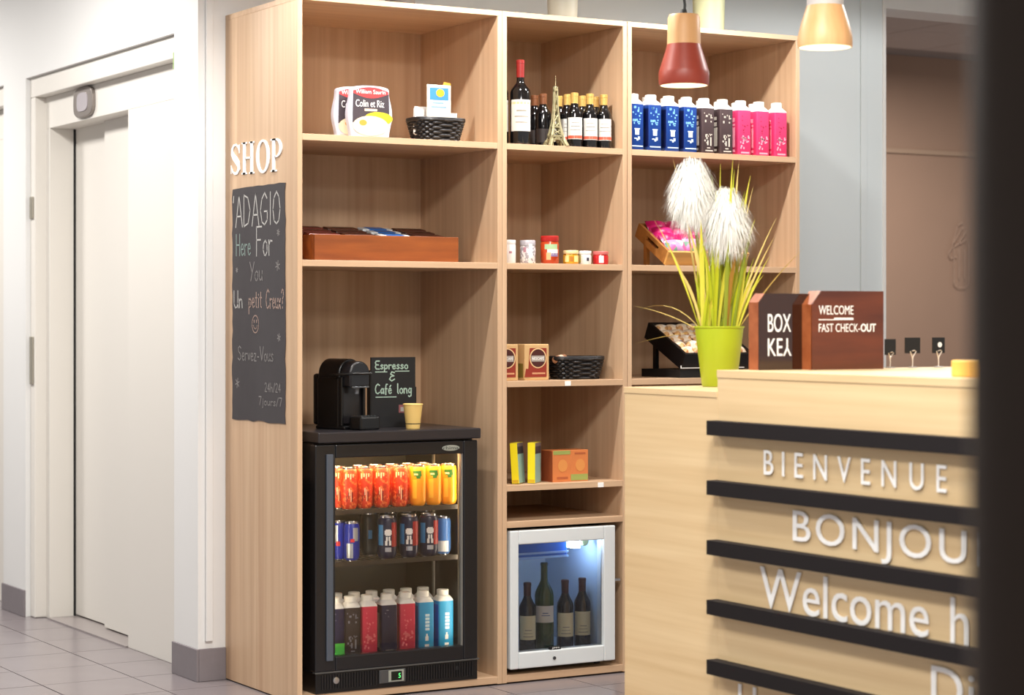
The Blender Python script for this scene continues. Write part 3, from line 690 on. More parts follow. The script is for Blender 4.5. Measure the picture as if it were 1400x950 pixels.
for uu, kind, lab in row:
    if kind == 'navy': c = plain_p
    elif kind == 'cyan': c = cy_p if ncy == 0 else copy_tree(cy_p); ncy += 1; c['label'] = lab
    elif kind == 'green':
        c = copy_tree(plain_p, label=lab, group='cartons in the drinks fridge')
        B(-.028, .028, -.0304, -.0293, .004, .05).build('green_print', GRC, c)
    elif kind == 'brown': c = recol(brn_p, lab, DBC, BGP)
    else: c = recol(pnk_p, lab, CRD, CRL)
    c.location = (xat(uu, .105), .12, FZ3+.006); c.rotation_euler.z = -.1+rnd.uniform(-.05, .05)
for k in range(7):
    c = recol((plain_p, brn_p, pnk_p, plain_p, pnk_p, cy_p, cy_p)[k], 'carton in the second row of the fridge bottom, %s from the left' % ('first', 'second', 'third', 'fourth', 'fifth', 'sixth', 'seventh')[k], (NVC, DBC, CRD, NVC, CRD, CYC, CYC)[k], BGP)
    c['group'] = 'cartons in the second row of the fridge bottom'
    c.location = (.178+k*.068, .21, FZ3+.006)

# ================================================================== ON THE FRIDGE: coffee machine, sign, cup
FT = .904
cm = thing('coffee_machine', 'black capsule coffee machine on top of the drinks fridge', 'coffee machine', (xat(471, .17), .17, FT), .3)
def arch(w_, h_, r, n=8):
    return [(-w_/2, 0), (w_/2, 0)]+[(w_/2-r+r*math.cos(PI/2*i/n), h_-r+r*math.sin(PI/2*i/n)) for i in range(n+1)]+[(-w_/2+r-r*math.sin(PI/2*i/n), h_-r+r*math.cos(PI/2*i/n)) for i in range(n+1)]
MB().prism(arch(.108, .232, .053), (0, -.03, .010), (1,0,0), (0,0,1), (0,.105,0)).build('body', BLACK, cm, smooth=True, bev=.004)
MB().prism([(-.03, .0), (.076, 0), (.076, .165), (.07, .17), (-.024, .17), (-.03, .165)], (-.058, 0, .008), (0,1,0), (0,0,1), (.116, 0, 0)).build('side_shell', BLACK, cm, bev=.004)
MB().prism(arch(.094, .088, .044), (0, -.078, .146), (1,0,0), (0,0,1), (0,.05,0)).build('brew_head', SATIN, cm, smooth=True, bev=.006)
B(-.046, .046, -.034, -.029, .02, .15).build('front_plate', mat('plate_dark', (30, 28, 30), .3), cm)
for sx in (-1, 1): B(sx*.052-.005, sx*.052+.005, -.046, -.028, .012, .18).build('front_pillar', BLACK, cm, bev=.003)
B(-.058, .058, -.06, .085, 0, .012).build('base_plate', BLACK, cm, bev=.004)
tr = MB().prism(arch(.092, .075, .03), (0, -.13, 0), (1,0,0), (0,1,0), (0,0,.046)).build('drip_tray', BLACK, cm, bev=.006)
for k in range(5): B(-.034+k*.015, -.028+k*.015, -.12, -.075, .045, .049).build('drip_grate_bar', mat('chrome_dark', (120, 122, 124), .25, metal=.9), tr)
MB().lathe([(0, .122), (.007, .122), (.010, .15), (0, .15)], 16, (0, -.06, 0)).build('spout', mat('spout_grey', (110, 112, 116), .3), cm, smooth=True)
MB().tube([(-.07, .0, .186), (-.068, -.05, .190), (-.044, -.086, .192), (.044, -.086, .192), (.068, -.05, .190), (.07, .0, .186)], .0045, 8).build('lever', BLACK, cm, smooth=True)
B(-.04, .04, -.0815, -.075, .1425, .148).build('head_trim', mat('chrome_dark', (120, 122, 124), .25, metal=.9), cm, bev=.001)
B(-.045, .045, .074, .115, .012, .19).build('water_tank', mat('tank', (20, 20, 22), .12), cm, bev=.01)

sg = thing('menu_sign', 'small black chalk sign reading Espresso and Café long, on the fridge', 'sign', (xat(537, .19), .19, FT), -.05)
B(-.085, .085, -.006, .004, .0, .245).build('board', mat('sign_black', (26, 26, 28), .6), sg, bev=.001)
B(-.09, -.085, -.009, .02, .0, .2).build('stand_edge', DEEP, sg); B(.086, .094, .006, .03, .0, .14).build('stand_back', BLACK, sg)
CHG = mat('chalk_green', (190, 216, 200), .8)
def sgw(body, x, z, w_, h, lw=.0042): handwriting('sign_writing', body, CHG, (x, -.0065, z), (1,0,0), (0,0,1), (0,-1,0), w_, h, lw, sg)
sgw('Espresso', -.07, .204, .125, .028); sgw('&', -.016, .162, .022, .032, .004); sgw('Café', -.07, .118, .062, .034); sgw('long', .014, .118, .056, .034)
for a, b, z in ((-.07, -.025, .194), (.006, .06, .196), (-.068, .01, .106)): ul = MB(); ribbon2d(ul, [(a, z), (b, z)], .003, (0, -.0065, 0), (1,0,0), (0,0,1), (0,-1,0)); ul.build('underline', CHG, sg)
lb = B(.02, .046, -.0075, -.006, .05, .078).build('cup_sticker', mat('sticker_red', (150, 90, 92), .6), sg)
B(.026, .042, -.009, -.0074, .055, .070).build('sticker_panel', mat('sticker_grey', (170, 166, 160), .6), lb)
MB().lathe([(.0, .078), (.008, .078), (.004, .094), (0, .096)], 10, (.034, -.009, 0)).xf(Matrix.Scale(.3, 4, (0,1,0))).build('sticker_steam', mat('sticker_grey', (170, 166, 160), .6), lb)
cp = thing('paper_cup', 'small kraft yellow paper cup beside the chalk sign', 'cup', (xat(564.5, .06), .06, FT+.0005))
KR = mat('kraft_yellow', (226, 190, 112), .6)
MB().lathe([(.0, .002), (.022, .002), (.0225, 0), (.0235, 0), (.0335, .083), (.0325, .083), (.023, .004), (0, .004)], 28).build('wall', KR, cp, smooth=True)
MB().lathe([(.0335, .081), (.0352, .083), (.0335, .086), (.0318, .083)], 28).build('rim', KR, cp, smooth=True)
MB().lathe([(.0254, .0155), (.0258, .0185), (.0254, .0188)], 28).build('base_line', mat('cup_line', (60, 46, 28), .7), cp, smooth=True)

# ================================================================== TOP LEFT SHELF
def meal_pack(label, x, y, rz):
    t = thing('meal_pouch', label, 'food pouch', (x, y, S1), rz, 'ready meal pouches')
    pr = []
    H_ = .178
    for i in range(13):
        z = i/12; wd = .071+.012*math.sin(PI*min(1, max(0, (z-.05)/.85)))**1.5; pr.append((wd, z*H_*.93))
    top = [(.071*math.cos(PI*i/8), H_*.93+.012*math.sin(PI*i/8)) for i in range(1, 8)]
    poly = [(a, b) for a, b in pr]+top+[(-a, b) for a, b in reversed(pr)]
    WP = mat('pouch_white', (196, 200, 214), .35)
    MB().prism(poly, (0, -.012, 0), (1,0,0), (0,0,1), (0,.03,0)).build('pouch', WP, t, bev=.006, seg=3)
    y = -.0125; D = (0,-.0006,0)
    def panel(nm, rgb, poly, dy=0., m=None): MB().prism(poly, (0, y-dy, 0), (1,0,0), (0,0,1), D).build(nm, m or mat(nm+'_mat', rgb, .45), t)
    panel('dark_panel', (66, 58, 64), [(-.066, .05), (.07, .05), (.068, .15), (-.064, .15)])
    panel('red_banner', (206, 62, 64), [(-.064+.13*i/10, .150-.016*math.sin(PI*i/10)) for i in range(11)]+[(.066-.13*i/10, .158+.014*math.sin(PI*i/10)) for i in range(11)], .0004)
    panel('yellow_dish', (226, 206, 40), [(.03+.052*math.cos(a), .066+.022*math.sin(a)) for a in [2*PI*i/20 for i in range(20)]], .0008)
    panel('cream_dish', (236, 214, 180), [(.0+.066*math.cos(a), .04+.034*math.sin(a)) for a in [2*PI*i/24 for i in range(24)]], .0012)
    panel('dish_garnish', (216, 150, 60), [(-.028+.014*math.cos(a), .05+.01*math.sin(a)) for a in [2*PI*i/12 for i in range(12)]], .0016)
    panel('cream_bar', (232, 200, 176), [(-.022, .09), (.024, .09), (.024, .098), (-.022, .098)], .0008)
    lettering('brand_lettering', 'William Saurin', PRINTW, (-.055, y-.0012, .149), (1,0,0), (0,0,1), (0,-1,0), .11, .014, .0004, parent=t)
    lettering('name_lettering', 'Colin et Riz', PRINTW, (-.055, y-.0008, .104), (1,0,0), (0,0,1), (0,-1,0), .105, .024, .0004, parent=t)
    B(-.06, .06, y-.0006, y, .004, .014).build('foot_band', mat('foot_band', (206, 196, 184), .5), t)
    return t
meal_pack('white barrel-shaped ready meal pouch in front, with red banner and yellow dish', xat(504.5, .05), .05, -.06)
meal_pack('white ready meal pouch half hidden behind the front one', xat(486, .10), .105, -.06)
def basket(label, loc, w0, d0, w1, d1, h, rz=0.):
    """woven: w0,d0 at the foot, w1,d1 at the rim"""
    t = thing('woven_basket', label, 'basket', loc, rz, 'black woven baskets')
    M = mat('black_wicker', (20, 19, 22), .45)
    def ringpt(i, n, f, off):
        a = 2*PI*i/n; w_ = w0+(w1-w0)*f; d_ = d0+(d1-d0)*f; e = .55
        return ((w_/2+off)*math.copysign(abs(math.cos(a))**e, math.cos(a)), (d_/2+off)*math.copysign(abs(math.sin(a))**e, math.sin(a)))
    N = 56; rows = 9; wv = MB()
    for j in range(rows):
        f = (j+.5)/rows; pts = []
        for i in range(N):
            x, y_ = ringpt(i, N, f, .0028*(1 if (i//2+j) % 2 else -1)); pts.append((x, y_, f*h))
        wv.tube(pts, h/rows*.56, 5, True)
    wv.build('weave', M, t, smooth=True)
    sk_ = MB()
    for i in range(0, N, 2):
        p = ringpt(i, N, 0, 0); q_ = ringpt(i, N, 1, 0); sk_.tube([(p[0], p[1], .002), (q_[0], q_[1], h)], .002, 5)
    sk_.build('stakes', M, t)
    for k in range(2): MB().tube([ringpt(i, N, 1, .002)+(h-.002+k*.005,) for i in range(N)], .0045, 6, True).build('rim', M, t, smooth=True)
    loft([([ringpt(i, 40, 0, -.005) for i in range(40)], .003), ([ringpt(i, 40, 1, -.005) for i in range(40)], h-.006), ([ringpt(i, 40, 1, -.008) for i in range(40)], h-.006), ([ringpt(i, 40, .05, -.008) for i in range(40)], .010)]).build('lining', M, t, smooth=True)
    MB().prism([ringpt(i, 40, .08, -.006) for i in range(40)], (0,0,.001), (1,0,0), (0,1,0), (0,0,.006)).build('bottom', M, t)
    return t
bx0 = xat(595.5, .11)
basket('black woven basket holding white packets on the top left shelf', (bx0, .11, S1+.001), .148, .10, .188, .135, .076)
# card and packets in it
cdn = thing('leaflet_card', 'white and blue leaflet card standing in the top left basket', 'leaflet', (xat(600.5, .085), .088, S1+.012), -.05)
B(-.046, .046, -.002, .002, 0, .188).build('card', mat('card_cream', (236, 232, 216), .5), cdn, bev=.0008)
B(-.036, .036, -.0028, -.002, .135, .178).build('sky_print', mat('card_blue', (60, 130, 206), .5), cdn)
MB().prism([(.004+.016*math.cos(a), .160+.014*math.sin(a)) for a in [2*PI*i/16 for i in range(16)]], (0, -.003, 0), (1,0,0), (0,0,1), (0,-.0006,0)).build('sun_print', mat('card_sun', (240, 190, 40), .5), cdn)
tb = MB()
for x0, x1, z in ((-.024, .018, .122), (-.03, .028, .108)): tb.box(x0, x1, -.0028, -.002, z, z+.006)
tb.build('text_print', mat('card_text', (130, 160, 196), .5), cdn)
MB().prism([(.014, .05), (.03, .048), (.034, .058), (.024, .062)], (0, -.0022, 0), (1,0,0), (0,0,1), (0,-.0006,0)).build('olive_print', mat('card_olive', (186, 176, 60), .5), cdn)
MB().prism([(.014, .186), (.046, .182), (.046, .196), (.02, .20)], (0, -.001, 0), (1,0,0), (0,0,1), (0,.002,0)).build('orange_tab', mat('card_orange', (226, 150, 50), .5), cdn)
pk = mat('packet_white', (226, 222, 216), .35, noise=.06, nscale=40, bump=.2)
for k, (dx, dy, hh, rz_) in enumerate(((-.064, .0, .105, .25), (.062, .01, .095, -.3), (-.04, .03, .115, -.1))):
    lab = ('white packet leaning at the left of the top left basket', 'white packet at the right of the top left basket', 'white packet behind the leaflet card in the basket')[k]
    t = thing('white_packet', lab, 'packet', (bx0+dx, .11+dy, S1+.012), rz_, 'white packets in the basket')
    loft([(rr(.004, .001), 0), ([(x*4.2, y*.9) for x, y in rr(.006, .002)], hh*.15), ([(x*4.2, y*1.4) for x, y in rr(.006, .002)], hh*.5), ([(x*4.2, y*.8) for x, y in rr(.006, .002)], hh*.9), ([(x*4.4, y*.2) for x, y in rr(.006, .002)], hh)]).build('wrapper', pk, t, smooth=True)

# ================================================================== SECOND LEFT SHELF: wooden tray with bars
TRM = wood('tray_wood', (116, 56, 18), (154, 82, 30), 'X', rough=.4, fine=40, stretch=.12)
ty = thing('wooden_tray', 'dark varnished wooden tray of snack bars on the second shelf', 'tray', ((.087+.641)/2, .05, S3))
hw = (.641-.087)/2
B(-hw, hw, 0, .014, 0, .088).build('front_board', TRM, ty, bev=.0015); B(-hw, hw, .306, .32, 0, .10).build('rear_board', TRM, ty, bev=.0015)
for sx in (-1, 1): B(sx*hw-(.014 if sx > 0 else 0), sx*hw+(0 if sx > 0 else .014), .014, .306, 0, .088).build('side_board', TRM, ty, bev=.0015)
B(-hw+.014, hw-.014, .014, .306, 0, .012).build('bottom_board', TRM, ty)
for k in (-1, 0, 1): B(k*.135-.004, k*.135+.004, .014, .306, .012, .082).build('divider', TRM, ty)
CHO = mat('wrapper_choc', (74, 34, 22), .3, noise=.3, nscale=60); BLW = mat('wrapper_blue', (40, 110, 190), .3); WHW = mat('wrapper_white', (214, 222, 226), .3)
MAR = mat('wrapper_maroon', (96, 30, 24), .3, noise=.3, nscale=50)
def bar(label, x, y, z, L, w_, h, m, band, rz, tilt, grp):
    t = thing('snack_bar', label, 'snack bar', (x, y, z), rz, grp); t.rotation_euler.x = tilt
    loft([([(a*L*8.33/1, b) for a, b in []] or [(-L/2, -w_*.4), (L/2, -w_*.4), (L/2, w_*.4), (-L/2, w_*.4)], 0), ([(-L/2, -w_/2), (L/2, -w_/2), (L/2, w_/2), (-L/2, w_/2)], h*.4), ([(-L/2, -w_*.4), (L/2, -w_*.4), (L/2, w_*.4), (-L/2, w_*.4)], h)]).build('wrapper', m, t, bev=.002)
    if band: B(-L*.28, L*.28, -w_*.505, w_*.45, h*.25, h+.001).build('printed_band', band, t)
    return t
nb = 0
for c4, (m, band, nm) in enumerate(((MAR, None, 'maroon'), (CHO, None, 'chocolate brown'), (WHW, BLW, 'blue and white'), (CHO, None, 'dark brown'))):
    xc = .364+(-.203+c4*.135)
    for r_ in range(4):
        y_ = .085+r_*.066
        hz = .062+r_*.013
        bar('%s snack bar in the %s compartment of the wooden tray, %s row' % (nm, ('first', 'second', 'third', 'fourth')[c4], ('front', 'second', 'third', 'back')[r_]), xc, y_+.0, S3+hz, .118, .055, .022, m, band, 0, .18, 'snack bars in the wooden tray')

# ================================================================== BOTTLES
DGL = mat('bottle_dark', (14, 13, 14), .08, spec=.6); GGL = mat('bottle_green', (52, 74, 22), .08, spec=.6, trans=.25)
def bottle(label, group, r, h, neck, m, capm, lab_m, l0, l1, capl, loc=(0,0,0), rz=-.42, extra=None, fz=(.62, .80)):
    """lathe-turned bottle: shoulder starts at .6 of the height"""
    t = thing('wine_bottle', label, 'bottle', loc, rz, group)
    zs = h*fz[0]; zn = h*fz[1]; rn = neck
    MB().lathe([(0, .004), (r*.7, .002), (r*.95, 0), (r, .006), (r, zs), (r*.93, zs+(zn-zs)*.25), (r*.66, zs+(zn-zs)*.6), (rn*1.15, zs+(zn-zs)*.9), (rn, zn+.006), (rn, h-.012), (rn*1.12, h-.011), (rn*1.12, h-.003), (rn*.9, h), (0, h)], 32).build('glass_body', m, t, smooth=True)
    if capm: MB().lathe([(rn+.0008, h-capl), (rn+.0012, h-.012), (rn*1.16, h-.0115), (rn*1.16, h-.001), (rn*.9, h+.001), (0, h+.0012)], 24).build('capsule', capm, t, smooth=True)
    mb = MB(); arcpatch(mb, r+.0006, -1.15, 1.15, l0, l1, 14); mb.build('label', lab_m, t, smooth=True)
    for nm, pm, ps in extra or ():
        mb = MB()
        for p in ps: arcpatch(mb, r+.0011, *p)
        mb.build(nm, pm, t, kind='stuff' if len(ps) > 1 else None)
    return t
LBW = mat('label_white', (212, 210, 204), .6); LBC = mat('label_cream', (216, 208, 172), .6); CAPR = mat('capsule_red', (130, 30, 28), .35, noise=.1); CAPG = mat('capsule_gold', (206, 166, 92), .35, metal=.3)
LTX = mat('label_text', (150, 146, 132), .7); LBND = mat('label_red', (208, 86, 62), .5); CAPC = mat('capsule_copper', (122, 76, 48), .35, metal=.3); CAPD = mat('capsule_maroon', (62, 24, 24), .3)
wl = [('gold_line', mat('label_olive', (196, 190, 140), .6), [(-1.1, 1.1, .146, .154)]), ('text_print', LTX, [(-.7, .7, .10, .104), (-.5, .5, .12, .125), (-.6, .6, .08, .083)])]
bottle('tall red wine bottle with red capsule and white label, beside the tower figurine', 'full size red wine bottles', .0365, .305, .0135, DGL, CAPR, LBW, .05, .162, .062, (xat(711.5, .075), .075, S1), extra=wl, fz=(.62, .745))
bottle('tall red wine bottle half hidden at the left end of the middle top shelf', 'full size red wine bottles', .0365, .305, .0135, DGL, CAPR, LBW, .05, .162, .062, (.8455, .125, S1), extra=wl, fz=(.62, .745))
mini = None
ml = [('red_band', LBND, [(-1.15, 1.15, .032, .043)]), ('text_print', LTX, [(-.6, .6, .075, .078), (-.7, .7, .062, .064), (-.5, .5, .088, .09)])]
spots = [(785.5, .055, 'front row, nearest the tower figurine'), (806.5, .055, 'middle of the front row'), (825.5, .055, 'right end of the front row'), (764, .18, 'second row, left end'), (775.5, .118, 'second row, second from left'), (796, .13, 'second row, third from left'), (814, .13, 'second row, right end')]
for uu, yy, wh in spots:
    lab = 'small red wine bottle with gold cap, %s' % wh
    if not mini: mini = bottle(lab, 'small wine bottles with gold caps', .0275, .198, .0125, DGL, CAPG, LBW, .03, .108, .044, extra=ml); c = mini
    else: c = copy_tree(mini, label=lab)
    c.location = (xat(uu, yy), yy, S1)
cop = None
for uu, yy, wh in ((731, .2, 'left'), (742.5, .14, 'right')):
    lab = '%s of the two dark bottles with copper caps behind the tower figurine' % wh
    if not cop: cop = bottle(lab, 'dark bottles with copper caps', .0285, .198, .0125, DGL, CAPC, mat('label_dark', (40, 32, 30), .5), .02, .07, .042); c = cop
    else: c = copy_tree(cop, label=lab)
    c.location = (xat(uu, yy), yy, S1)
# tower figurine
ef = thing('tower_figurine', 'small bronze lattice tower figurine among the wine bottles', 'figurine', (xat(760, .04), .042, S1), -.2)
BRZ = mat('antique_brass', (146, 138, 104), .45, metal=.4, noise=.2, nscale=60)
def ew(z): return .029*math.exp(-z/.058)+.0045                   # half width over height
EH = .222
zsl = [0, .02, .04, .06, .085, .115, .15, .19]
for sx, sy in ((1,1),(1,-1),(-1,-1),(-1,1)):
    MB().tube([(sx*ew(z), sy*ew(z), z) for z in zsl+[.215]], .0068, 6, taper=[1.1, 1, .9, .8, .62, .5, .4, .35, .3]).build('leg', BRZ, ef)
lat = MB()
for k in range(len(zsl)-1):
    z0, z1 = zsl[k], zsl[k+1]; a, b = ew(z0), ew(z1)
    if k == 0: continue
    for i in range(4):
        ca = [(1,1),(1,-1),(-1,-1),(-1,1)]; p, q_ = ca[i], ca[(i+1) % 4]
        lat.tube([(p[0]*a, p[1]*a, z0), (q_[0]*b, q_[1]*b, z1)], .0021, 4); lat.tube([(q_[0]*a, q_[1]*a, z0), (p[0]*b, p[1]*b, z1)], .0021, 4)
lat.build('lattice', BRZ, ef)
arc = MB()
for i in range(4):
    M = Matrix.Rotation(PI/2*i, 4, 'Z'); r0 = .022
    sub = MB().tube([(r0*math.cos(PI*j/10), -.031+.010*math.sin(PI*j/10), .026*math.sin(PI*j/10)) for j in range(11)], .003, 5); arc.add([M @ Vector(p) for p in sub.v], sub.f)
arc.build('arches', BRZ, ef)
for z, w_, h in ((.032, .0235, .008), (.066, .0165, .006), (.198, .0075, .007)): B(-w_, w_, -w_, w_, z, z+h).build('platform', BRZ, ef, bev=.001)
MB().lathe([(0, .202), (.005, .202), (.0055, .208), (.003, .214), (.0012, .22), (.0006, .252), (0, .254)], 10).build('spire', BRZ, ef, smooth=True)

# ================================================================== JARS (middle column, second shelf)
def jar(name, label, cat, x, y, r, h, m, lidm, lidh, prints=(), grp='jars on the middle shelf', z=S3, rz=-.42, hexa=None):
    t = thing(name, label, cat, (x, y, z), rz, grp); n = hexa or 28
    MB().lathe([(0, .001), (r*.9, 0), (r, .004), (r, h-lidh-.006), (r*.93, h-lidh-.001), (r*.93, h-lidh), (0, h-lidh)], n).build('jar_body', m, t, smooth=not hexa)
    MB().lathe([(0, h-lidh), (r*.98, h-lidh), (r*1.0, h-lidh+.002), (r*1.0, h-.002), (r*.94, h), (0, h)], 28).build('lid', lidm, t, smooth=True)
    for nm, pm, ps in prints:
        mb = MB()
        for p in ps: arcpatch(mb, r+.0006, *p)
        mb.build(nm, pm, t, kind='stuff' if len(ps) > 1 else None)
    return t
WJ = mat('jar_white', (224, 222, 220), .35); GJ = mat('jar_grey', (176, 172, 178), .4); PJ = mat('jar_print_pink', (176, 128, 140), .5)
jar('canister', 'white canister at the left end of the jars shelf', 'canister', xat(697.5, .06), .06, .020, .083, WJ, WJ, .014, [('print', PJ, [(-.3, .2, .035, .043)])])
jar('canister', 'white and grey patterned canister beside the orange jar', 'canister', xat(721.5, .055), .055, .028, .083, speckle('jar_patterned', (160, 154, 160), (226, 224, 224), 90, .48), GJ, .02, [('print', PJ, [(-.7, -.3, .04, .058)]), ('light_print', WJ, [(0, .5, .02, .07)])])
OJ = mat('jar_orange', (186, 66, 30), .15); RL = mat('lid_red', (178, 34, 30), .3)
jar('sauce_jar', 'orange-red sauce jar with red lid, tallest on the jars shelf', 'jar', xat(751.5, .055), .055, .033, .10, OJ, RL, .02, [('label_green', mat('jar_green', (166, 196, 150), .5), [(-.7, .8, .052, .07)]), ('label_white', WJ, [(-.4, .9, .032, .052)]), ('label_violet', mat('jar_violet', (130, 110, 150), .5), [(0, .9, .026, .038)]), ('label_peach', mat('jar_peach', (236, 170, 120), .5), [(-.5, .0, .014, .04)])])
jar('honey_jar', 'small golden honey jar with pale lid', 'jar', xat(780.5, .05), .05, .028, .05, mat('honey', (214, 158, 40), .12), mat('lid_pale', (226, 206, 150), .3), .013, [('label', mat('honey_label', (240, 214, 140), .5), [(-1.0, -.4, .008, .03), (.3, 1.0, .008, .03)]), ('bee_print', mat('honey_print', (176, 112, 30), .5), [(-.25, .15, .01, .026)])], hexa=8)
jar('cream_jar', 'small white jar with a dark dot between honey and red jar', 'jar', xat(800, .05), .05, .0225, .049, WJ, WJ, .012, [('dot_print', mat('jar_dot', (50, 46, 64), .5), [(.1, .5, .012, .024)]), ('side_print', mat('jar_lime', (176, 176, 90), .5), [(-1.3, -.9, .006, .034)])])
jar('jam_jar', 'small red jam jar with white label at the right of the jars shelf', 'jar', xat(821, .05), .05, .029, .048, mat('jam_red', (188, 32, 36), .15), mat('lid_pink', (206, 110, 106), .35), .012, [('label', WJ, [(-.35, .25, .006, .032)])])

# ================================================================== COFFEE PACKS + BASKET (middle column, third shelf)
def coffee_pack(label, x):
    t = thing('coffee_pack', label, 'coffee box', (x, .075, S4), 0, 'coffee packs')
    TAN = mat('pack_tan', (206, 168, 116), .45); w_ = .051; y = -.0405
    B(-w_, w_, -.04, .04, 0, .129).build('carton', TAN, t, bev=.003)
    MR = mat('pack_maroon', (140, 46, 30), .45); y0 = y
    def pan(nm, m, poly, dy): MB().prism(poly, (0, y0-dy, 0), (1,0,0), (0,0,1), (0,-.0006,0)).build(nm, m, t)
    pan('red_panel', MR, [(-.038, .012), (.04, .012), (.04, .115), (-.03, .115)], 0)
    pan('cream_ring', mat('pack_cream', (226, 190, 140), .45), [(.004+.035*math.cos(a), .079+.036*math.sin(a)) for a in [2*PI*i/24 for i in range(24)]], .0005)
    pan('mug_disc', mat('pack_dark', (70, 26, 22), .45), [(.004+.031*math.cos(a), .079+.032*math.sin(a)) for a in [2*PI*i/24 for i in range(24)]], .0009)
    pan('grey_band', mat('pack_grey', (168, 158, 150), .45), [(-.024, .067), (.031, .067), (.031, .088), (-.024, .088)], .0013)
    lettering('name_lettering', 'NESCAFÉ', PRINTW, (-.022, y0-.0017, .073), (1,0,0), (0,0,1), (0,-1,0), .05, .012, .0004, parent=t)
    pan('light_band', mat('pack_band', (206, 150, 110), .45), [(-.02, .022), (.034, .022), (.034, .028), (-.02, .028)], .0005)
    pan('mug', MR, [(-.052, .012), (-.028, .012), (-.026, .04), (-.046, .042)], .0009)
    B(-w_-.0006, -w_, -.03, .03, .01, .06).build('side_print', mat('pack_olive', (130, 112, 48), .5), t)
    return t
coffee_pack('tan coffee pack with round red emblem beside the black basket', xat(734, .035))
coffee_pack('tan coffee pack half hidden at the left end of its shelf', xat(734, .035)-.128)
b2x = xat(787, .10)
basket('plain black basket on the middle shelf beside the coffee packs', (b2x, .105, S4+.001), .165, .10, .20, .13, .076)
for k, (dx, rz_) in enumerate(((-.075, .4), (-.028, -.5))):
    t = thing('paper_roll', ('brown wrapped roll at the left rim of the plain black basket', 'brown wrapped roll lying beside the left one in the plain black basket')[k], 'roll', (b2x+dx, .09, S4+.075-.012*k), rz_, 'wrapped rolls')
    M = Matrix.Rotation(PI/2-.15, 4, 'Y'); 
    MB().lathe([(0, -.03), (.012, -.03), (.013, -.026), (.013, .026), (.012, .03), (0, .03)], 16).xf(M).build('roll', mat('roll_brown', (150, 104, 74), .5), t, smooth=True)
    MB().lathe([(.0134, -.008), (.0134, .012)], 16).xf(M).build('band', mat('roll_band', (206, 180, 156), .5), t, smooth=True)

# ================================================================== TEA BOXES (middle column, fourth shelf)
YT = mat('tea_yellow', (238, 220, 24), .4); TEAL = mat('tea_teal', (150, 186, 176), .4); GRY = mat('tea_grey', (120, 104, 100), .4)
def tea(label, x, y, w_, h, rz, roll=0.):
    t = thing('tea_box', label, 'tea box', (x, y, S5+abs(math.sin(roll))*w_*.5+.0005), rz, 'upright yellow boxes'); t.rotation_euler.y = roll
    D_ = .075
    B(-w_/2, w_/2, 0, D_, 0, h).build('box', mat('tea_side', (190, 172, 36), .4), t, bev=.001)
    B(-w_/2, w_/2, -.0012, 0, .002, h-.002).build('spine', YT, t)
    B(-w_/2+.002, w_/2-.002, -.0018, -.001, .004, .014).build('spine_mark', mat('tea_mark', (206, 170, 30), .5), t)
    B(w_/2, w_/2+.0008, .002, D_-.002, .002, h*.72).build('teal_cover', TEAL, t)
    B(w_/2, w_/2+.0008, .002, D_-.002, h*.72, h*.9).build('dark_cover', mat('tea_dark', (58, 56, 64), .4), t)
    B(w_/2, w_/2+.0008, .002, D_-.002, h*.9, h-.002).build('top_cover', GRY, t)
    return t
tea('leaning yellow box at the left of the tea shelf', xat(706, .03), .035, .026, .145, -.82, -.06)
tea('upright yellow box beside the orange boxes', xat(727.5, .03), .035, .027, .145, -.82)
OB = mat('box_orange', (206, 122, 66), .5, noise=.05, nscale=30); OGR = mat('box_green', (150, 160, 84), .5); OPK = mat('box_peach', (226, 160, 120), .5)
for k, (uu, gz, lab) in enumerate(((768, (.098, .112), 'orange box with green band at its top, beside the sachets'), (792, (.004, .026), 'orange box with green band at its foot, at the right of the tea shelf'))):
    t = thing('infusion_box', lab, 'box', (xat(uu, .045), .085, S5), 0, 'orange infusion boxes')
    B(-.0382, -.0375, -.038, .038, .002, .111).build('side_print', mat('box_redbrown', (150, 74, 40), .5), t)  # shade on the left face painted as a darker red-brown
    B(-.0375, .0375, -.04, .04, 0, .113).build('carton', OB, t, bev=.001)
    B(-.036, .036, -.0407, -.04, *gz).build('green_band', OGR, t)
    B(-.02, .026, -.0407, -.04, *((.01, .018) if k == 0 else (.098, .104))).build('text_print', mat('box_brown', (170, 90, 50), .5), t)
    MB().prism([(.004+.02*math.cos(a), .058+.022*math.sin(a)) for a in [2*PI*i/18 for i in range(18)]], (0,-.0402,0), (1,0,0), (0,0,1), (0,-.0005,0)).build('emblem', mat('box_emblem', (214, 142, 74), .5), t)
# ================================================================== SMALL WHITE FRIDGE
mf = thing('mini_fridge', 'small white glass-door fridge with wine bottles at the foot of the middle unit', 'fridge', (1.04, 0, SB))
def mb_(x0, x1, y0, y1, z0, z1): return (x0-1.04, x1-1.04, y0, y1, z0-SB, z1-SB)
FW = mat('fridge_white', (218, 224, 226), .35); FLN = mat('mini_liner', (190, 206, 220), .4)
c_ = MB().box(*mb_(.825, .85, .05, .46, .05, .535)).box(*mb_(1.235, 1.258, .05, .46, .05, .535)).box(*mb_(.85, 1.235, .05, .46, .51, .535)).box(*mb_(.85, 1.235, .05, .46, .05, .085)).box(*mb_(.85, 1.235, .44, .46, .085, .51))
c_.build('cabinet', mat('mini_cabinet', (60, 62, 64), .5), mf, bev=.003)
l_ = MB().box(*mb_(.85, .854, .052, .44, .085, .51)).box(*mb_(1.231, 1.235, .052, .44, .085, .51)).box(*mb_(.854, 1.231, .434, .44, .085, .51)).box(*mb_(.854, 1.231, .052, .434, .085, .09))
l_.build('liner', FLN, mf)
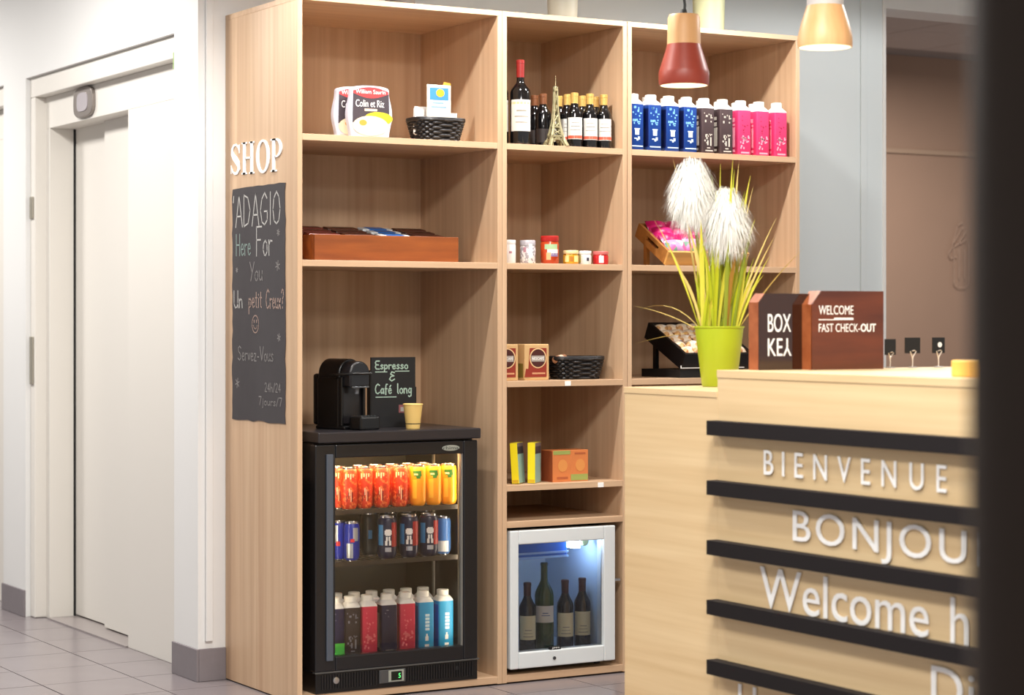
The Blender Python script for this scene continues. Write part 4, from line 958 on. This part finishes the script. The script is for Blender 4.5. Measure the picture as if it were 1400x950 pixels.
dm = MB().box(*mb_(.82, .854, -.005, .045, .05, .537)).box(*mb_(1.212, 1.26, -.005, .045, .05, .537)).box(*mb_(.854, 1.212, -.005, .045, .488, .537)).box(*mb_(.854, 1.212, -.005, .045, .05, .107)).build('door_frame', FW, mf, bev=.004)
B(*mb_(.848, 1.218, .012, .018, .10, .495)).build('door_glass', GLASS, dm)
MB().lathe([(0,0),(.006,0),(.006,.004),(0,.004)], 16).xf(Matrix.Translation((1.0-1.04, -.005, .078-SB)) @ Matrix.Rotation(PI/2, 4, 'X')).build('lock', mat('lock_dark', (60, 60, 62), .4), dm)
B(*mb_(.985, 1.03, -.002, .012, .106, .118)).build('badge', BLACK, dm); lettering('badge_lettering', 'JPM', PRINTW, (.992-1.04, -.0022, .109-SB), (1,0,0), (0,0,1), (0,-1,0), .03, .007, .0003, parent=dm)
B(*mb_(1.258, 1.285, .0, .02, .335, .343)).build('hinge_pin', STEEL, mf)
ev = B(*mb_(.862, 1.12, .10, .40, .42, .50)).build('cooling_box', mat('cool_blue', (44, 104, 196), .3), mf, bev=.004)  # blue light on the evaporator box put into its base colour
for z in (.438, .422): B(*mb_(.86, 1.122, .094, .101, z, z+.007)).build('cooling_rail', mat('cool_light', (150, 186, 230), .3), ev)
B(*mb_(1.135, 1.165, .08, .13, .452, .50)).build('lamp', mat('cool_lamp', (235, 244, 255), .4, emit=(190, 220, 255), es=22), mf, bev=.003)
MB().lathe([(0,0),(.017,0),(.017,.012),(.013,.016),(0,.016)], 20).xf(Matrix.Translation((1.188-1.04, .10, .475-SB)) @ Matrix.Rotation(PI/2, 4, 'X')).build('dial', mat('dial_olive', (180, 186, 140), .4), mf, smooth=True)
for x in (.835, 1.235): MB().lathe([(0, 0), (.012, 0), (.010, .02), (0, .02)], 12, (x-1.04, .08, 0)).build('foot', DEEP, mf)
for x in (.835, 1.235): MB().lathe([(0, 0), (.012, 0), (.010, .02), (0, .02)], 12, (x-1.04, .42, 0)).build('foot', DEEP, mf)
ZF = .0905
hl = [('text_print', LTX, [(-.6, .6, .052, .055), (-.4, .4, .075, .078), (-.5, .5, .064, .066)])]
for uu, yy, lab, hh, m_ in ((721, .12, 'dark half bottle with cream label at the left in the small white fridge', .245, LBC), (772.5, .12, 'dark half bottle with cream label right of the green bottle in the small white fridge', .245, LBC), (796, .12, 'rightmost dark half bottle with cream label in the small white fridge', .248, LBC)):
    bottle(lab, 'half bottles in the small white fridge', .0305, hh, .0125, DGL, CAPD, m_, .042, .128, .055, (xat(uu, yy), yy, ZF), extra=hl+[('cap_ring', CAPC, [])][:0])
    
bottle('tall green bottle with white label in the small white fridge', None, .0345, .312, .0125, GGL, None, LBW, .098, .158, .05, (xat(745, .125), .13, ZF), extra=[('text_print', mat('label_bluegrey', (110, 124, 150), .6), [(-.4, .5, .122, .125), (-.3, .3, .13, .134)])])

# ================================================================== RIGHT UNIT: wooden crate and black tray displays
def display(name, label, x0, x1, z, m_side, m_front, depth, hgt, tilt, slot, cat):
    t = thing(name, label, cat, ((x0+x1)/2, .03, z)); w_ = (x1-x0)/2; th_w = .012
    M = Matrix.Translation((0, .0, 0)) @ Matrix.Rotation(tilt, 4, 'X')
    MB().box(-w_, w_, 0, th_w, 0, hgt, M).build('front_board', m_front, t, bev=.001)
    MB().box(-w_, w_, depth-th_w, depth, 0, hgt, M).build('rear_board', m_side, t, bev=.001)
    for sx in (-1, 1):
        a, b = (-w_, -w_+th_w) if sx < 0 else (w_-th_w, w_)
        sb_ = MB()
        if slot:
            sb_.box(a, b, th_w, depth*.3, 0, hgt, M).box(a, b, depth*.7, depth-th_w, 0, hgt, M).box(a, b, depth*.3, depth*.7, 0, hgt*.42, M).box(a, b, depth*.3, depth*.7, hgt*.7, hgt, M)
        else: sb_.box(a, b, th_w, depth-th_w, 0, hgt, M)
        sb_.build('side_board', m_side, t, bev=.001)
    MB().box(-w_+th_w, w_-th_w, th_w, depth-th_w, 0, .008, M).build('bottom_board', m_side, t)
    hb = depth*math.sin(tilt)*.98
    MB().box(-w_+.02, -w_+.034, depth*math.cos(tilt)-.05, depth*math.cos(tilt)-.03, 0, hb-.02).build('rear_prop', m_side, t); MB().box(w_-.034, w_-.02, depth*math.cos(tilt)-.05, depth*math.cos(tilt)-.03, 0, hb-.02).build('rear_prop', m_side, t)
    return t, M
CRT = wood('crate_wood', (196, 142, 74), (226, 178, 104), 'X', fine=40); CRD_ = wood('crate_side', (150, 96, 44), (186, 128, 66), 'X', fine=40)
cx0, cx1 = xat(909, .03), xat(1019, .03)
cr_, MC = display('wooden_crate', 'tilted wooden display crate of pink packets on the right shelf behind the plant', cx0, cx1, S3+.001, CRD_, CRT, .23, .055, .52, True, 'crate')
PKM = multi('pink_wrapper', [(214, 26, 116), (190, 20, 96), (232, 60, 140), (168, 24, 60), (220, 40, 120), (230, 200, 220), (206, 120, 180)], 26)
PKP = multi('pink_wrapper_pale', [(226, 100, 160), (200, 150, 200), (120, 160, 140), (236, 214, 226), (214, 40, 110), (240, 180, 120)], 34)
def pillow(L, w_, h, n=8):
    mb = MB(); vv = []; fs = []
    for i in range(n+1):
        for j in range(n+1):
            a, b = i/n, j/n; z = h*(math.sin(PI*a)*math.sin(PI*b))**.5
            vv.append(((a-.5)*L, (b-.5)*w_, z))
    k = len(vv); vv += [(x, y, -z*.4) for x, y, z in vv]
    for i in range(n):
        for j in range(n):
            p = i*(n+1)+j; fs += [(p, p+n+1, p+n+2, p+1), (k+p, k+p+1, k+p+n+2, k+p+n+1)]
    return mb.add(vv, fs)
pil = pillow(.085, .064, .024); k = 0
for r_ in range(4):
    for c_i in range(4):
        t = thing('snack_packet', 'pink snack packet in the tilted wooden crate, %s row, %s from the left' % (('front', 'second', 'third', 'back')[r_], ('first', 'second', 'third', 'fourth')[c_i]), 'packet', group='pink packets in the crate')
        loc = Vector(((cx0+cx1)/2, .03, S3)) + MC @ Vector(((c_i-1.5)*.083, .05+r_*.048, .052+.006*rnd.random()))
        t.location = loc; t.rotation_euler = (.9, rnd.uniform(-.1, .1), rnd.uniform(-.3, .3))
        if k == 0: pme = pil.mesh('wrapper'); pme.materials.append(PKM); pm2 = pme.copy(); pm2.materials.clear(); pm2.materials.append(PKP)
        link('wrapper', pme if r_ > 0 else pm2, None, t, smooth=True); k += 1
tx0, tx1 = xat(931, .03), xat(1025, .03)
bt, MT = display('black_display_tray', 'tilted black display tray of wrapped bars, lowest visible right shelf', tx0, tx1, S4+.03, BLACK, BLACK, .27, .065, .45, False, 'tray')
B(-(tx1-tx0)/2, (tx1-tx0)/2, .005, .26, -.03, .0).build('riser', DEEP, bt)
B(-.16, .13, -.004, .0, .005, .016).build('price_strip', PRINTW, bt)
WRM = multi('bar_wrapper', [(206, 160, 104), (226, 206, 178), (176, 120, 70), (150, 146, 170), (232, 226, 214), (190, 140, 90), (120, 110, 130)], 46)
bpil = pillow(.05, .044, .015, 6).mesh('wrapper'); bpil.materials.append(WRM)
for r_ in range(5):
    for c_i in range(6):
        t = thing('wrapped_bar', 'small wrapped bar in the tilted black tray, row %s, %s from the left' % (('one', 'two', 'three', 'four', 'five')[r_], ('first', 'second', 'third', 'fourth', 'fifth', 'sixth')[c_i]), 'snack bar', group='wrapped bars in the black tray')
        t.location = Vector(((tx0+tx1)/2, .03, S4+.03)) + MT @ Vector(((c_i-2.5)*.048, .04+r_*.048, .056+.004*rnd.random())); t.rotation_euler = (.6, rnd.uniform(-.2, .2), rnd.uniform(-.6, .6))
        link('wrapper', bpil, None, t, smooth=True)
t = thing('red_box', 'dark red box in shadow beside the black display tray', 'box', (1.42, .33, S4)); B(-.06, .06, -.05, .05, 0, .09).build('carton', mat('dark_red_box', (96, 26, 20), .5), t, bev=.001); B(-.05, .05, -.0508, -.05, .03, .06).build('label', mat('dark_red_label', (130, 60, 40), .5), t)

# ================================================================== ON TOP OF THE UNITS: tins
def tin(label, x, y, r, h, m, rz=0.):
    t = thing('planter_tin', label, 'planter', (x, y, ZT+.0005), rz, 'planters on top of the shelves')
    MB().lathe([(0, 0), (r*.93, 0), (r*.94, .004), (r, h), (r*.94, h), (r*.88, .02), (0, .02)], 32).build('tin', m, t, smooth=True)
    MB().lathe([(r, h-.008), (r+.004, h-.004), (r, h), (r-.003, h-.004)], 32).build('rim', m, t, smooth=True)
    MB().lathe([(0, h-.03), (r*.93, h-.03)], 24).build('soil', mat('soil', (60, 46, 34), .9, noise=.3), t)
    return t
tin('dark metal planter on top of the left shelf unit', xat(547, .1), .10, .055, .13, mat('tin_dark', (70, 64, 58), .5))
tin('grey and cream planter on top of the middle shelf unit', xat(769, .09), .09, .057, .14, mat('tin_grey', (140, 136, 122), .4, noise=.15, nscale=12))
tin('pale green and cream planter on top of the right shelf unit', xat(969, .12), .12, .062, .15, mat('tin_cream', (178, 182, 146), .45, noise=.08, nscale=10))

# ================================================================== RECEPTION COUNTER
XC, YF_, YH, YN = .595, -1.061, -1.54, -4.6
ZL, ZH = 1.076, 1.137
rc = thing('reception_counter', 'light oak reception counter with black slats and welcome words', 'counter', (XC, YF_, 0))
def cbx(x0, x1, y0, y1, z0, z1): return (x0-XC, x1-XC, y0-YF_, y1-YF_, z0, z1)
B(*cbx(XC+.002, 1.5, YH, YF_-.002, 0, ZL-.018)).build('lower_body', CTRL, rc, bev=.001)
B(*cbx(XC, 1.502, YH, YF_, ZL-.018, ZL)).build('lower_top', CTRL, rc, bev=.001)
B(*cbx(XC+.002, 1.6, YN, YH, 0, ZH-.022)).build('upper_body', CTRL, rc, bev=.001)
B(*cbx(XC, 1.602, YN, YH+.001, ZH-.022, ZH)).build('upper_top', CTRL, rc, bev=.001)
SLT = mat('slat_black', (26, 22, 23), .7, spec=.2)
for k in range(5):
    z1_ = .994-.1695*k
    B(*cbx(XC-.037, XC+.001, YN, YH, z1_-.041, z1_)).build('slat', SLT, rc, bev=.001)
def word(body, y, z, w_, h, off=0., sp=1., sq=1.):
    o = lettering('welcome_lettering', body, PRINTW, (0-.0, y-YF_, z), (0,-1,0), (0,0,1), (-1,0,0), w_, h, .003, off, sp, rc)
    split_letters(o, (0,-1,0), 'welcome_letter', PRINTW, rc, sq)
word('BIENVENUE', -1.758, .853, .746, .068, 0, 1.45, .82)
word('BONJOUR', -1.888, .656, .806, .11, .002, 1.05, .92)
word('Welcome', -1.745, .487, .69, .112, 0, 1.0)
word('h', -2.515, .487, .062, .112)
word('Di', -2.445, .322, .15, .10)
word('Ho', -1.645, .158, .165, .102)
# boxes on the counter
BRN = wood('box_brown_wood', (76, 32, 14), (112, 52, 24), 'X', rough=.3, fine=30, stretch=.1, coat=.3)
BRE = wood('box_edge_wood', (130, 66, 32), (166, 96, 56), 'X', rough=.4, fine=40, stretch=.1)
def desk_box(name, label, x0, x1, y, dpt, h, ch):
    t = thing(name, label, 'box', (x0, y, ZH), 0, 'brown boxes on the counter'); w_ = x1-x0
    pl = [(0, 0), (w_, 0), (w_, h), (ch, h), (0, h-ch*1.15)]
    MB().prism(pl, (0, .004, 0), (1,0,0), (0,0,1), (0, dpt, 0)).build('body', BRE, t)
    return t, pl
kx0 = xat(1038, -1.62); kx1 = kx0+.19
t, pl = desk_box('key_box', 'brown key drop box with dark glossy front reading BOX KEY', kx0, kx1, -1.62, .045, .218, .022)
MB().prism(pl, (0, 0, 0), (1,0,0), (0,0,1), (0, .0042, 0)).build('dark_front', mat('acrylic_dark', (48, 24, 14), .08, coat=.5), t)
lettering('key_lettering', 'BOX', PRINTW, (.03, -.0002, .108), (1,0,0), (0,0,1), (0,-1,0), .082, .052, .0008, 0, 1, t)
lettering('key_lettering', 'KE', PRINTW, (.03, -.0002, .04), (1,0,0), (0,0,1), (0,-1,0), .052, .05, .0008, 0, 1, t)
lettering('key_lettering', 'Y', PRINTW, (.084, -.0002, .04), (1,0,0), (0,0,1), (0,-1,0), .03, .05, .0008, 0, 1, t, flip=True)
fx0 = xat(1110, -1.665); fx1 = xat(1208, -1.665)
t, pl = desk_box('checkout_box', 'brown wooden box with chamfered corner reading WELCOME FAST CHECK-OUT', fx0, fx1, -1.665, .05, .226, .034)
MB().prism(pl, (0, 0, 0), (1,0,0), (0,0,1), (0, .0042, 0)).build('front_board', BRN, t)
w_ = fx1-fx0; sxx = w_/98.
lettering('checkout_lettering', 'WELCOME', PRINTW, (9*sxx, -.0002, .158), (1,0,0), (0,0,1), (0,-1,0), 47*sxx, .026, .0006, 0, 1, t)
lettering('checkout_lettering', 'FAST CHECK-', PRINTW, (9*sxx, -.0002, .108), (1,0,0), (0,0,1), (0,-1,0), 56*sxx, .024, .0006, 0, 1, t)
lettering('checkout_lettering', 'OUT', PRINTW, (66*sxx, -.0002, .108), (1,0,0), (0,0,1), (0,-1,0), 21*sxx, .024, .0006, .025, 1, t)
B(9*sxx, 30*sxx, -.0008, .0002, .142, .1445).box(30*sxx, 56*sxx, -.0008, .0002, .1425, .149).build('rule_print', PRINTW, t)
# card holders: black card on a twisted wire
for k, (uu, yy, wd, hh, rz_) in enumerate(((1217, -1.60, .046, .047, .12), (1247.5, -1.60, .054, .047, -.1), (1283, -1.60, .048, .047, 0))):
    t = thing('card_holder', ('black card on twisted wire stand nearest the brown boxes', 'wide plain black card on the middle twisted wire stand', 'black card with white dot on the right twisted wire stand')[k], 'card holder', (xat(uu, yy), yy, ZH), rz_, 'card holders on the counter')
    zb = .043-.004*(k == 0)
    B(-wd/2, wd/2, -.0015, .0015, zb, zb+hh).build('card', mat('card_black', (20, 19, 20), .4), t)
    MB().lathe([(0, 0), (.014, 0), (.014, .003), (0, .004)], 16).build('foot', STEEL, t)
    MB().tube([(0, 0, .003), (.001, 0, .02), (-.001, 0, .032), (-.01, -.003, zb+.006)], .0018, 6).build('wire', mat('wire_light', (226, 214, 200), .35, metal=.5), t)
    MB().tube([(.0, 0, .02), (.002, 0, .032), (.011, -.003, zb+.006), (.004, -.004, zb+.009), (-.004, -.004, zb+.007)], .0018, 6).build('wire_twist', mat('wire_light', (226, 214, 200), .35, metal=.5), t)
    if k == 2: MB().lathe([(0,0),(.008,0),(.008,.001),(0,.001)], 18).xf(Matrix.Translation((.004, -.0015, zb+.025)) @ Matrix.Rotation(PI/2, 4, 'X')).build('white_dot', PRINTW, t)
P = onX(1309, 517, .66)
t = thing('wooden_pen_block', 'small yellow wooden block with a pen at the edge of the counter', 'pen block', (.70, P.y-.02, ZH), .0)
B(-.035, .035, -.06, .05, 0, .042).build('block', mat('block_yellow', (232, 180, 84), .5, noise=.05), t, bev=.004)
MB().tube([(-.005, -.02, .04), (.0, -.045, .058), (.004, -.065, .066)], .004, 8).build('pen', mat('pen_grey', (70, 66, 78), .4), t)

# ------------------------------------------------------------------ plant
PX_, PY_ = .862, -1.185
pt = thing('potted_grass', 'lime green pot of artificial pampas grass on the lower counter', 'plant', (PX_, PY_, ZL+.0005))
LIME = mat('pot_lime', (166, 184, 30), .45)
MB().lathe([(0, 0), (.050, 0), (.053, .003), (.074, .178), (.077, .180), (.077, .184), (.071, .184), (.068, .17), (0, .168)], 40).build('pot', LIME, pt, smooth=True)
MB().lathe([(0, .171), (.069, .1705)], 24).build('soil', mat('moss', (92, 96, 36), .95, noise=.3), pt)
GA = mat('blade_lime', (178, 186, 26), .5); GB = mat('blade_yellow', (206, 200, 64), .5); GC = mat('blade_olive', (136, 146, 36), .5); GS = mat('blade_straw', (214, 190, 110), .55); GBR = mat('blade_brown', (168, 122, 44), .55)
fwd = Vector((math.sin(TH), math.cos(TH), 0)); rgt = Vector((math.cos(TH), -math.sin(TH), 0))
Zp = (Vector((PX_, PY_, 0))-Vector((CAM.x, CAM.y, 0))).dot(fwd)
def plant_pt(u, v, dz=0.):
    """a point of the plant seen towards photo pixel (u, v), dz metres nearer or further than the pot's axis"""
    q = CAM+ray(u, v)*(Zp+dz); return q-Vector((PX_, PY_, ZL+.0005))
rg = random.Random(11)
def leaf(u0, u1, v1, m, wd=.0035, bow=0., dz=None, droop=None):
    dz = rg.uniform(-.07, .07) if dz is None else dz
    a = rgt*((u0-993)/445.)+fwd*(dz*.4); a.z = .165
    b = plant_pt(u1, v1, dz)
    pts = []
    mid = (a+b)/2
    c = Vector((a.x*.55+b.x*.45, a.y*.55+b.y*.45, 0)); c.z = a.z+(b.z-a.z)*.62+bow if droop is None else max(a.z, b.z)+droop
    for i in range(9):
        s = i/8; pts.append(a*(1-s)**2+c*2*s*(1-s)+b*s*s)
    ws = [wd*(.75+.5*math.sin(PI*min(1, i/8*1.1)))*(1 if i < 6 else (.75, .45, .08)[i-6]) for i in range(9)]
    tw = rg.uniform(-.8, .8); side = rgt*math.cos(tw)+fwd*math.sin(tw)
    MB().blade(pts, ws, side).build('leaf', m, pt, smooth=True)
for u0, u1, v1, m in ((975, 944, 262, GB), (980, 938, 300, GS), (985, 960, 330, GA), (990, 958, 270, GA), (995, 973, 240, GC), (992, 985, 224, GB), (1000, 1002, 216, GB), (1003, 1004, 232, GA), (1006, 1010, 224, GS), (1010, 1026, 240, GB), (998, 1018, 262, GA), (985, 976, 345, GA), (1000, 996, 330, GC),
                      (1010, 1032, 300, GB), (1008, 1020, 350, GA), (990, 986, 312, GC), (978, 965, 352, GB), (974, 950, 380, GA), (1014, 1030, 380, GB), (986, 972, 300, GA), (1004, 1008, 300, GA), (996, 990, 280, GB), (980, 960, 340, GC), (1012, 1024, 330, GC), (970, 930, 370, GS), (1016, 1044, 376, GB), (1002, 1014, 300, GBR), (1000, 1006, 350, GBR), (988, 979, 260, GB)):
    leaf(u0, u1, v1, m, wd=rg.uniform(.0032, .0055), bow=rg.uniform(0, .04))
for i in range(44):
    u0 = rg.uniform(966, 1020); leaf(u0, 993+(u0-993)*rg.uniform(1.2, 2.0)+rg.uniform(-10, 10), rg.uniform(300, 420), rg.choice((GA, GA, GB, GC)), wd=rg.uniform(.003, .006), bow=rg.uniform(0, .03))
for u0, u1, v1, m in ((972, 920, 217, GS), (975, 894, 300, GS), (968, 902, 312, GB), (1012, 1058, 325, GS), (1016, 1052, 350, GB), (1010, 1062, 297, GS), (1016, 1098, 340, GS), (985, 948, 222, GS), (1004, 1030, 254, GS)):
    leaf(u0, u1, v1, m, wd=.0028, bow=-.01, dz=rg.uniform(-.05, .05))
leaf(970, 872, 425, GS, wd=.0026, droop=.055, dz=-.03); leaf(970, 866, 418, GS, wd=.0026, droop=-.02, dz=.03); leaf(972, 868, 470, GS, wd=.0024, droop=.0, dz=.04)
PLM = mat('plume_white', (242, 241, 234), .8)
def plume(cu, cv, ru_, rv, n, seed, tipu, tipv):
    r2 = random.Random(seed); mb = MB()
    axis0 = plant_pt(tipu, tipv); low = plant_pt(cu, cv+rv*.75)
    for i in range(n):
        s = r2.random()**.8; start = axis0*(1-s)+low*s+Vector((r2.gauss(0, .006), r2.gauss(0, .006), r2.gauss(0, .004)))
        an = r2.uniform(0, 2*PI); rad = (ru_/445.)*(.35+.75*math.sin(PI*min(.93, .12+s*.75)))*r2.uniform(.45, 1.05)
        d = rgt*math.cos(an)+fwd*math.sin(an); L = r2.uniform(.05, .095)
        p1 = start+d*rad*.6+Vector((0, 0, .010*r2.random())); p2 = start+d*rad*.95+Vector((0, 0, -L*.45)); p3 = start+d*rad*r2.uniform(1.0, 1.28)+Vector((0, 0, -L*r2.uniform(.75, 1.1)))
        sd = d.cross(Vector((0,0,1))); w1 = r2.uniform(.0006, .0011)
        pp = [start, p1, p2, p3]; ww = [w1, w1, w1*.8, w1*.15]; vv = []; fs = []
        for q_, w_ in zip(pp, ww): vv += [q_-sd*w_, q_+sd*w_]
        for j in range(3): fs.append((2*j, 2*j+1, 2*j+3, 2*j+2))
        mb.add(vv, fs)
    mb.build('plume', PLM, pt, label='fluffy white pampas plume', kind='stuff')
plume(947, 262, 31, 34, 3800, 1, 946, 220)
plume(993, 300, 34, 36, 3800, 2, 992, 260)
MB().tube([(0, 0, .17), tuple(plant_pt(962, 340)), tuple(plant_pt(946, 224))], .002, 6).build('stem', GB, pt)
MB().tube([(0.01, 0, .17), tuple(plant_pt(994, 340)), tuple(plant_pt(992, 264))], .002, 6).build('stem', GB, pt)

# ================================================================== PENDANT LAMPS
def pendant(label, u, v, X, dia, prof_top, prof_low, m_top, m_low, kpx, hp):
    P = onX(u, v, X); t = thing('pendant_lamp', label, 'pendant lamp', (P.x, P.y, P.z), 0, 'pendant lamps over the counter')
    MB().lathe([(r*kpx, z*kpx) for r, z in prof_low], 40).build('lower_shade', m_low, t, smooth=True)
    MB().lathe([(r*kpx, z*kpx) for r, z in prof_top], 40).build('upper_shade', m_top, t, smooth=True)
    inn = [(r*kpx*.955, z*kpx) for r, z in prof_low[:-1]]
    MB().lathe([(prof_low[0][0]*kpx, 0)]+inn+[(.0, inn[-1][1])], 40).build('inner_shade', mat('lamp_inner', (240, 236, 226), .5), t, smooth=True)
    MB().lathe([(0, .012), (.02, .016), (.026, .03), (.02, .05), (.012, .065), (0, .066)], 20).build('bulb', mat('bulb', (255, 240, 215), .4, emit=(255, 228, 185), es=12), t, smooth=True)
    zt = prof_top[-1][1]*kpx
    MB().tube([(0, 0, zt-.005), (.004, 0, zt+.03), (-.003, 0, zt+.07), (0, 0, zt+.13), (0, 0, CEIL-P.z)], .0045, 8).build('cord', mat('cord_black', (22, 26, 24), .6), t, smooth=True)
    MB().lathe([(0, zt-.002), (.012, zt-.002), (.009, zt+.016), (0, zt+.018)], 16).build('cord_grip', mat('cord_black', (22, 26, 24), .6), t, smooth=True)
    MB().lathe([(0, CEIL-P.z-.03), (.045, CEIL-P.z-.028), (.05, CEIL-P.z), (0, CEIL-P.z)], 24).build('ceiling_rose', mat('cord_black', (22, 26, 24), .6), t, smooth=True)
    return t
LWD = wood('lamp_wood', (206, 154, 100), (224, 178, 126), 'Z', fine=40); LRD = mat('lamp_red', (148, 58, 42), .4, noise=.04); LGR = mat('lamp_concrete', (196, 190, 186), .7)
pendant('pendant lamp with wooden top and red lower shade', 935, 117, .95, .157, [(23, 56), (22.5, 70), (22, 92), (20, 96.5), (0, 97)], [(33, 0), (34.3, 3), (34.5, 17), (33.6, 21), (24.2, 51), (23, 56)], LWD, LRD, .157/67, 0)
pendant('pendant lamp with pale wooden shade and grey cap, at the right', 1128, 65, .95, .162, [(25, 57), (25, 72), (23, 76), (0, 77)], [(37, 0), (37.5, 6), (37, 16), (33, 32), (28, 48), (25, 57)], LGR, LWD, .162/76, 0)
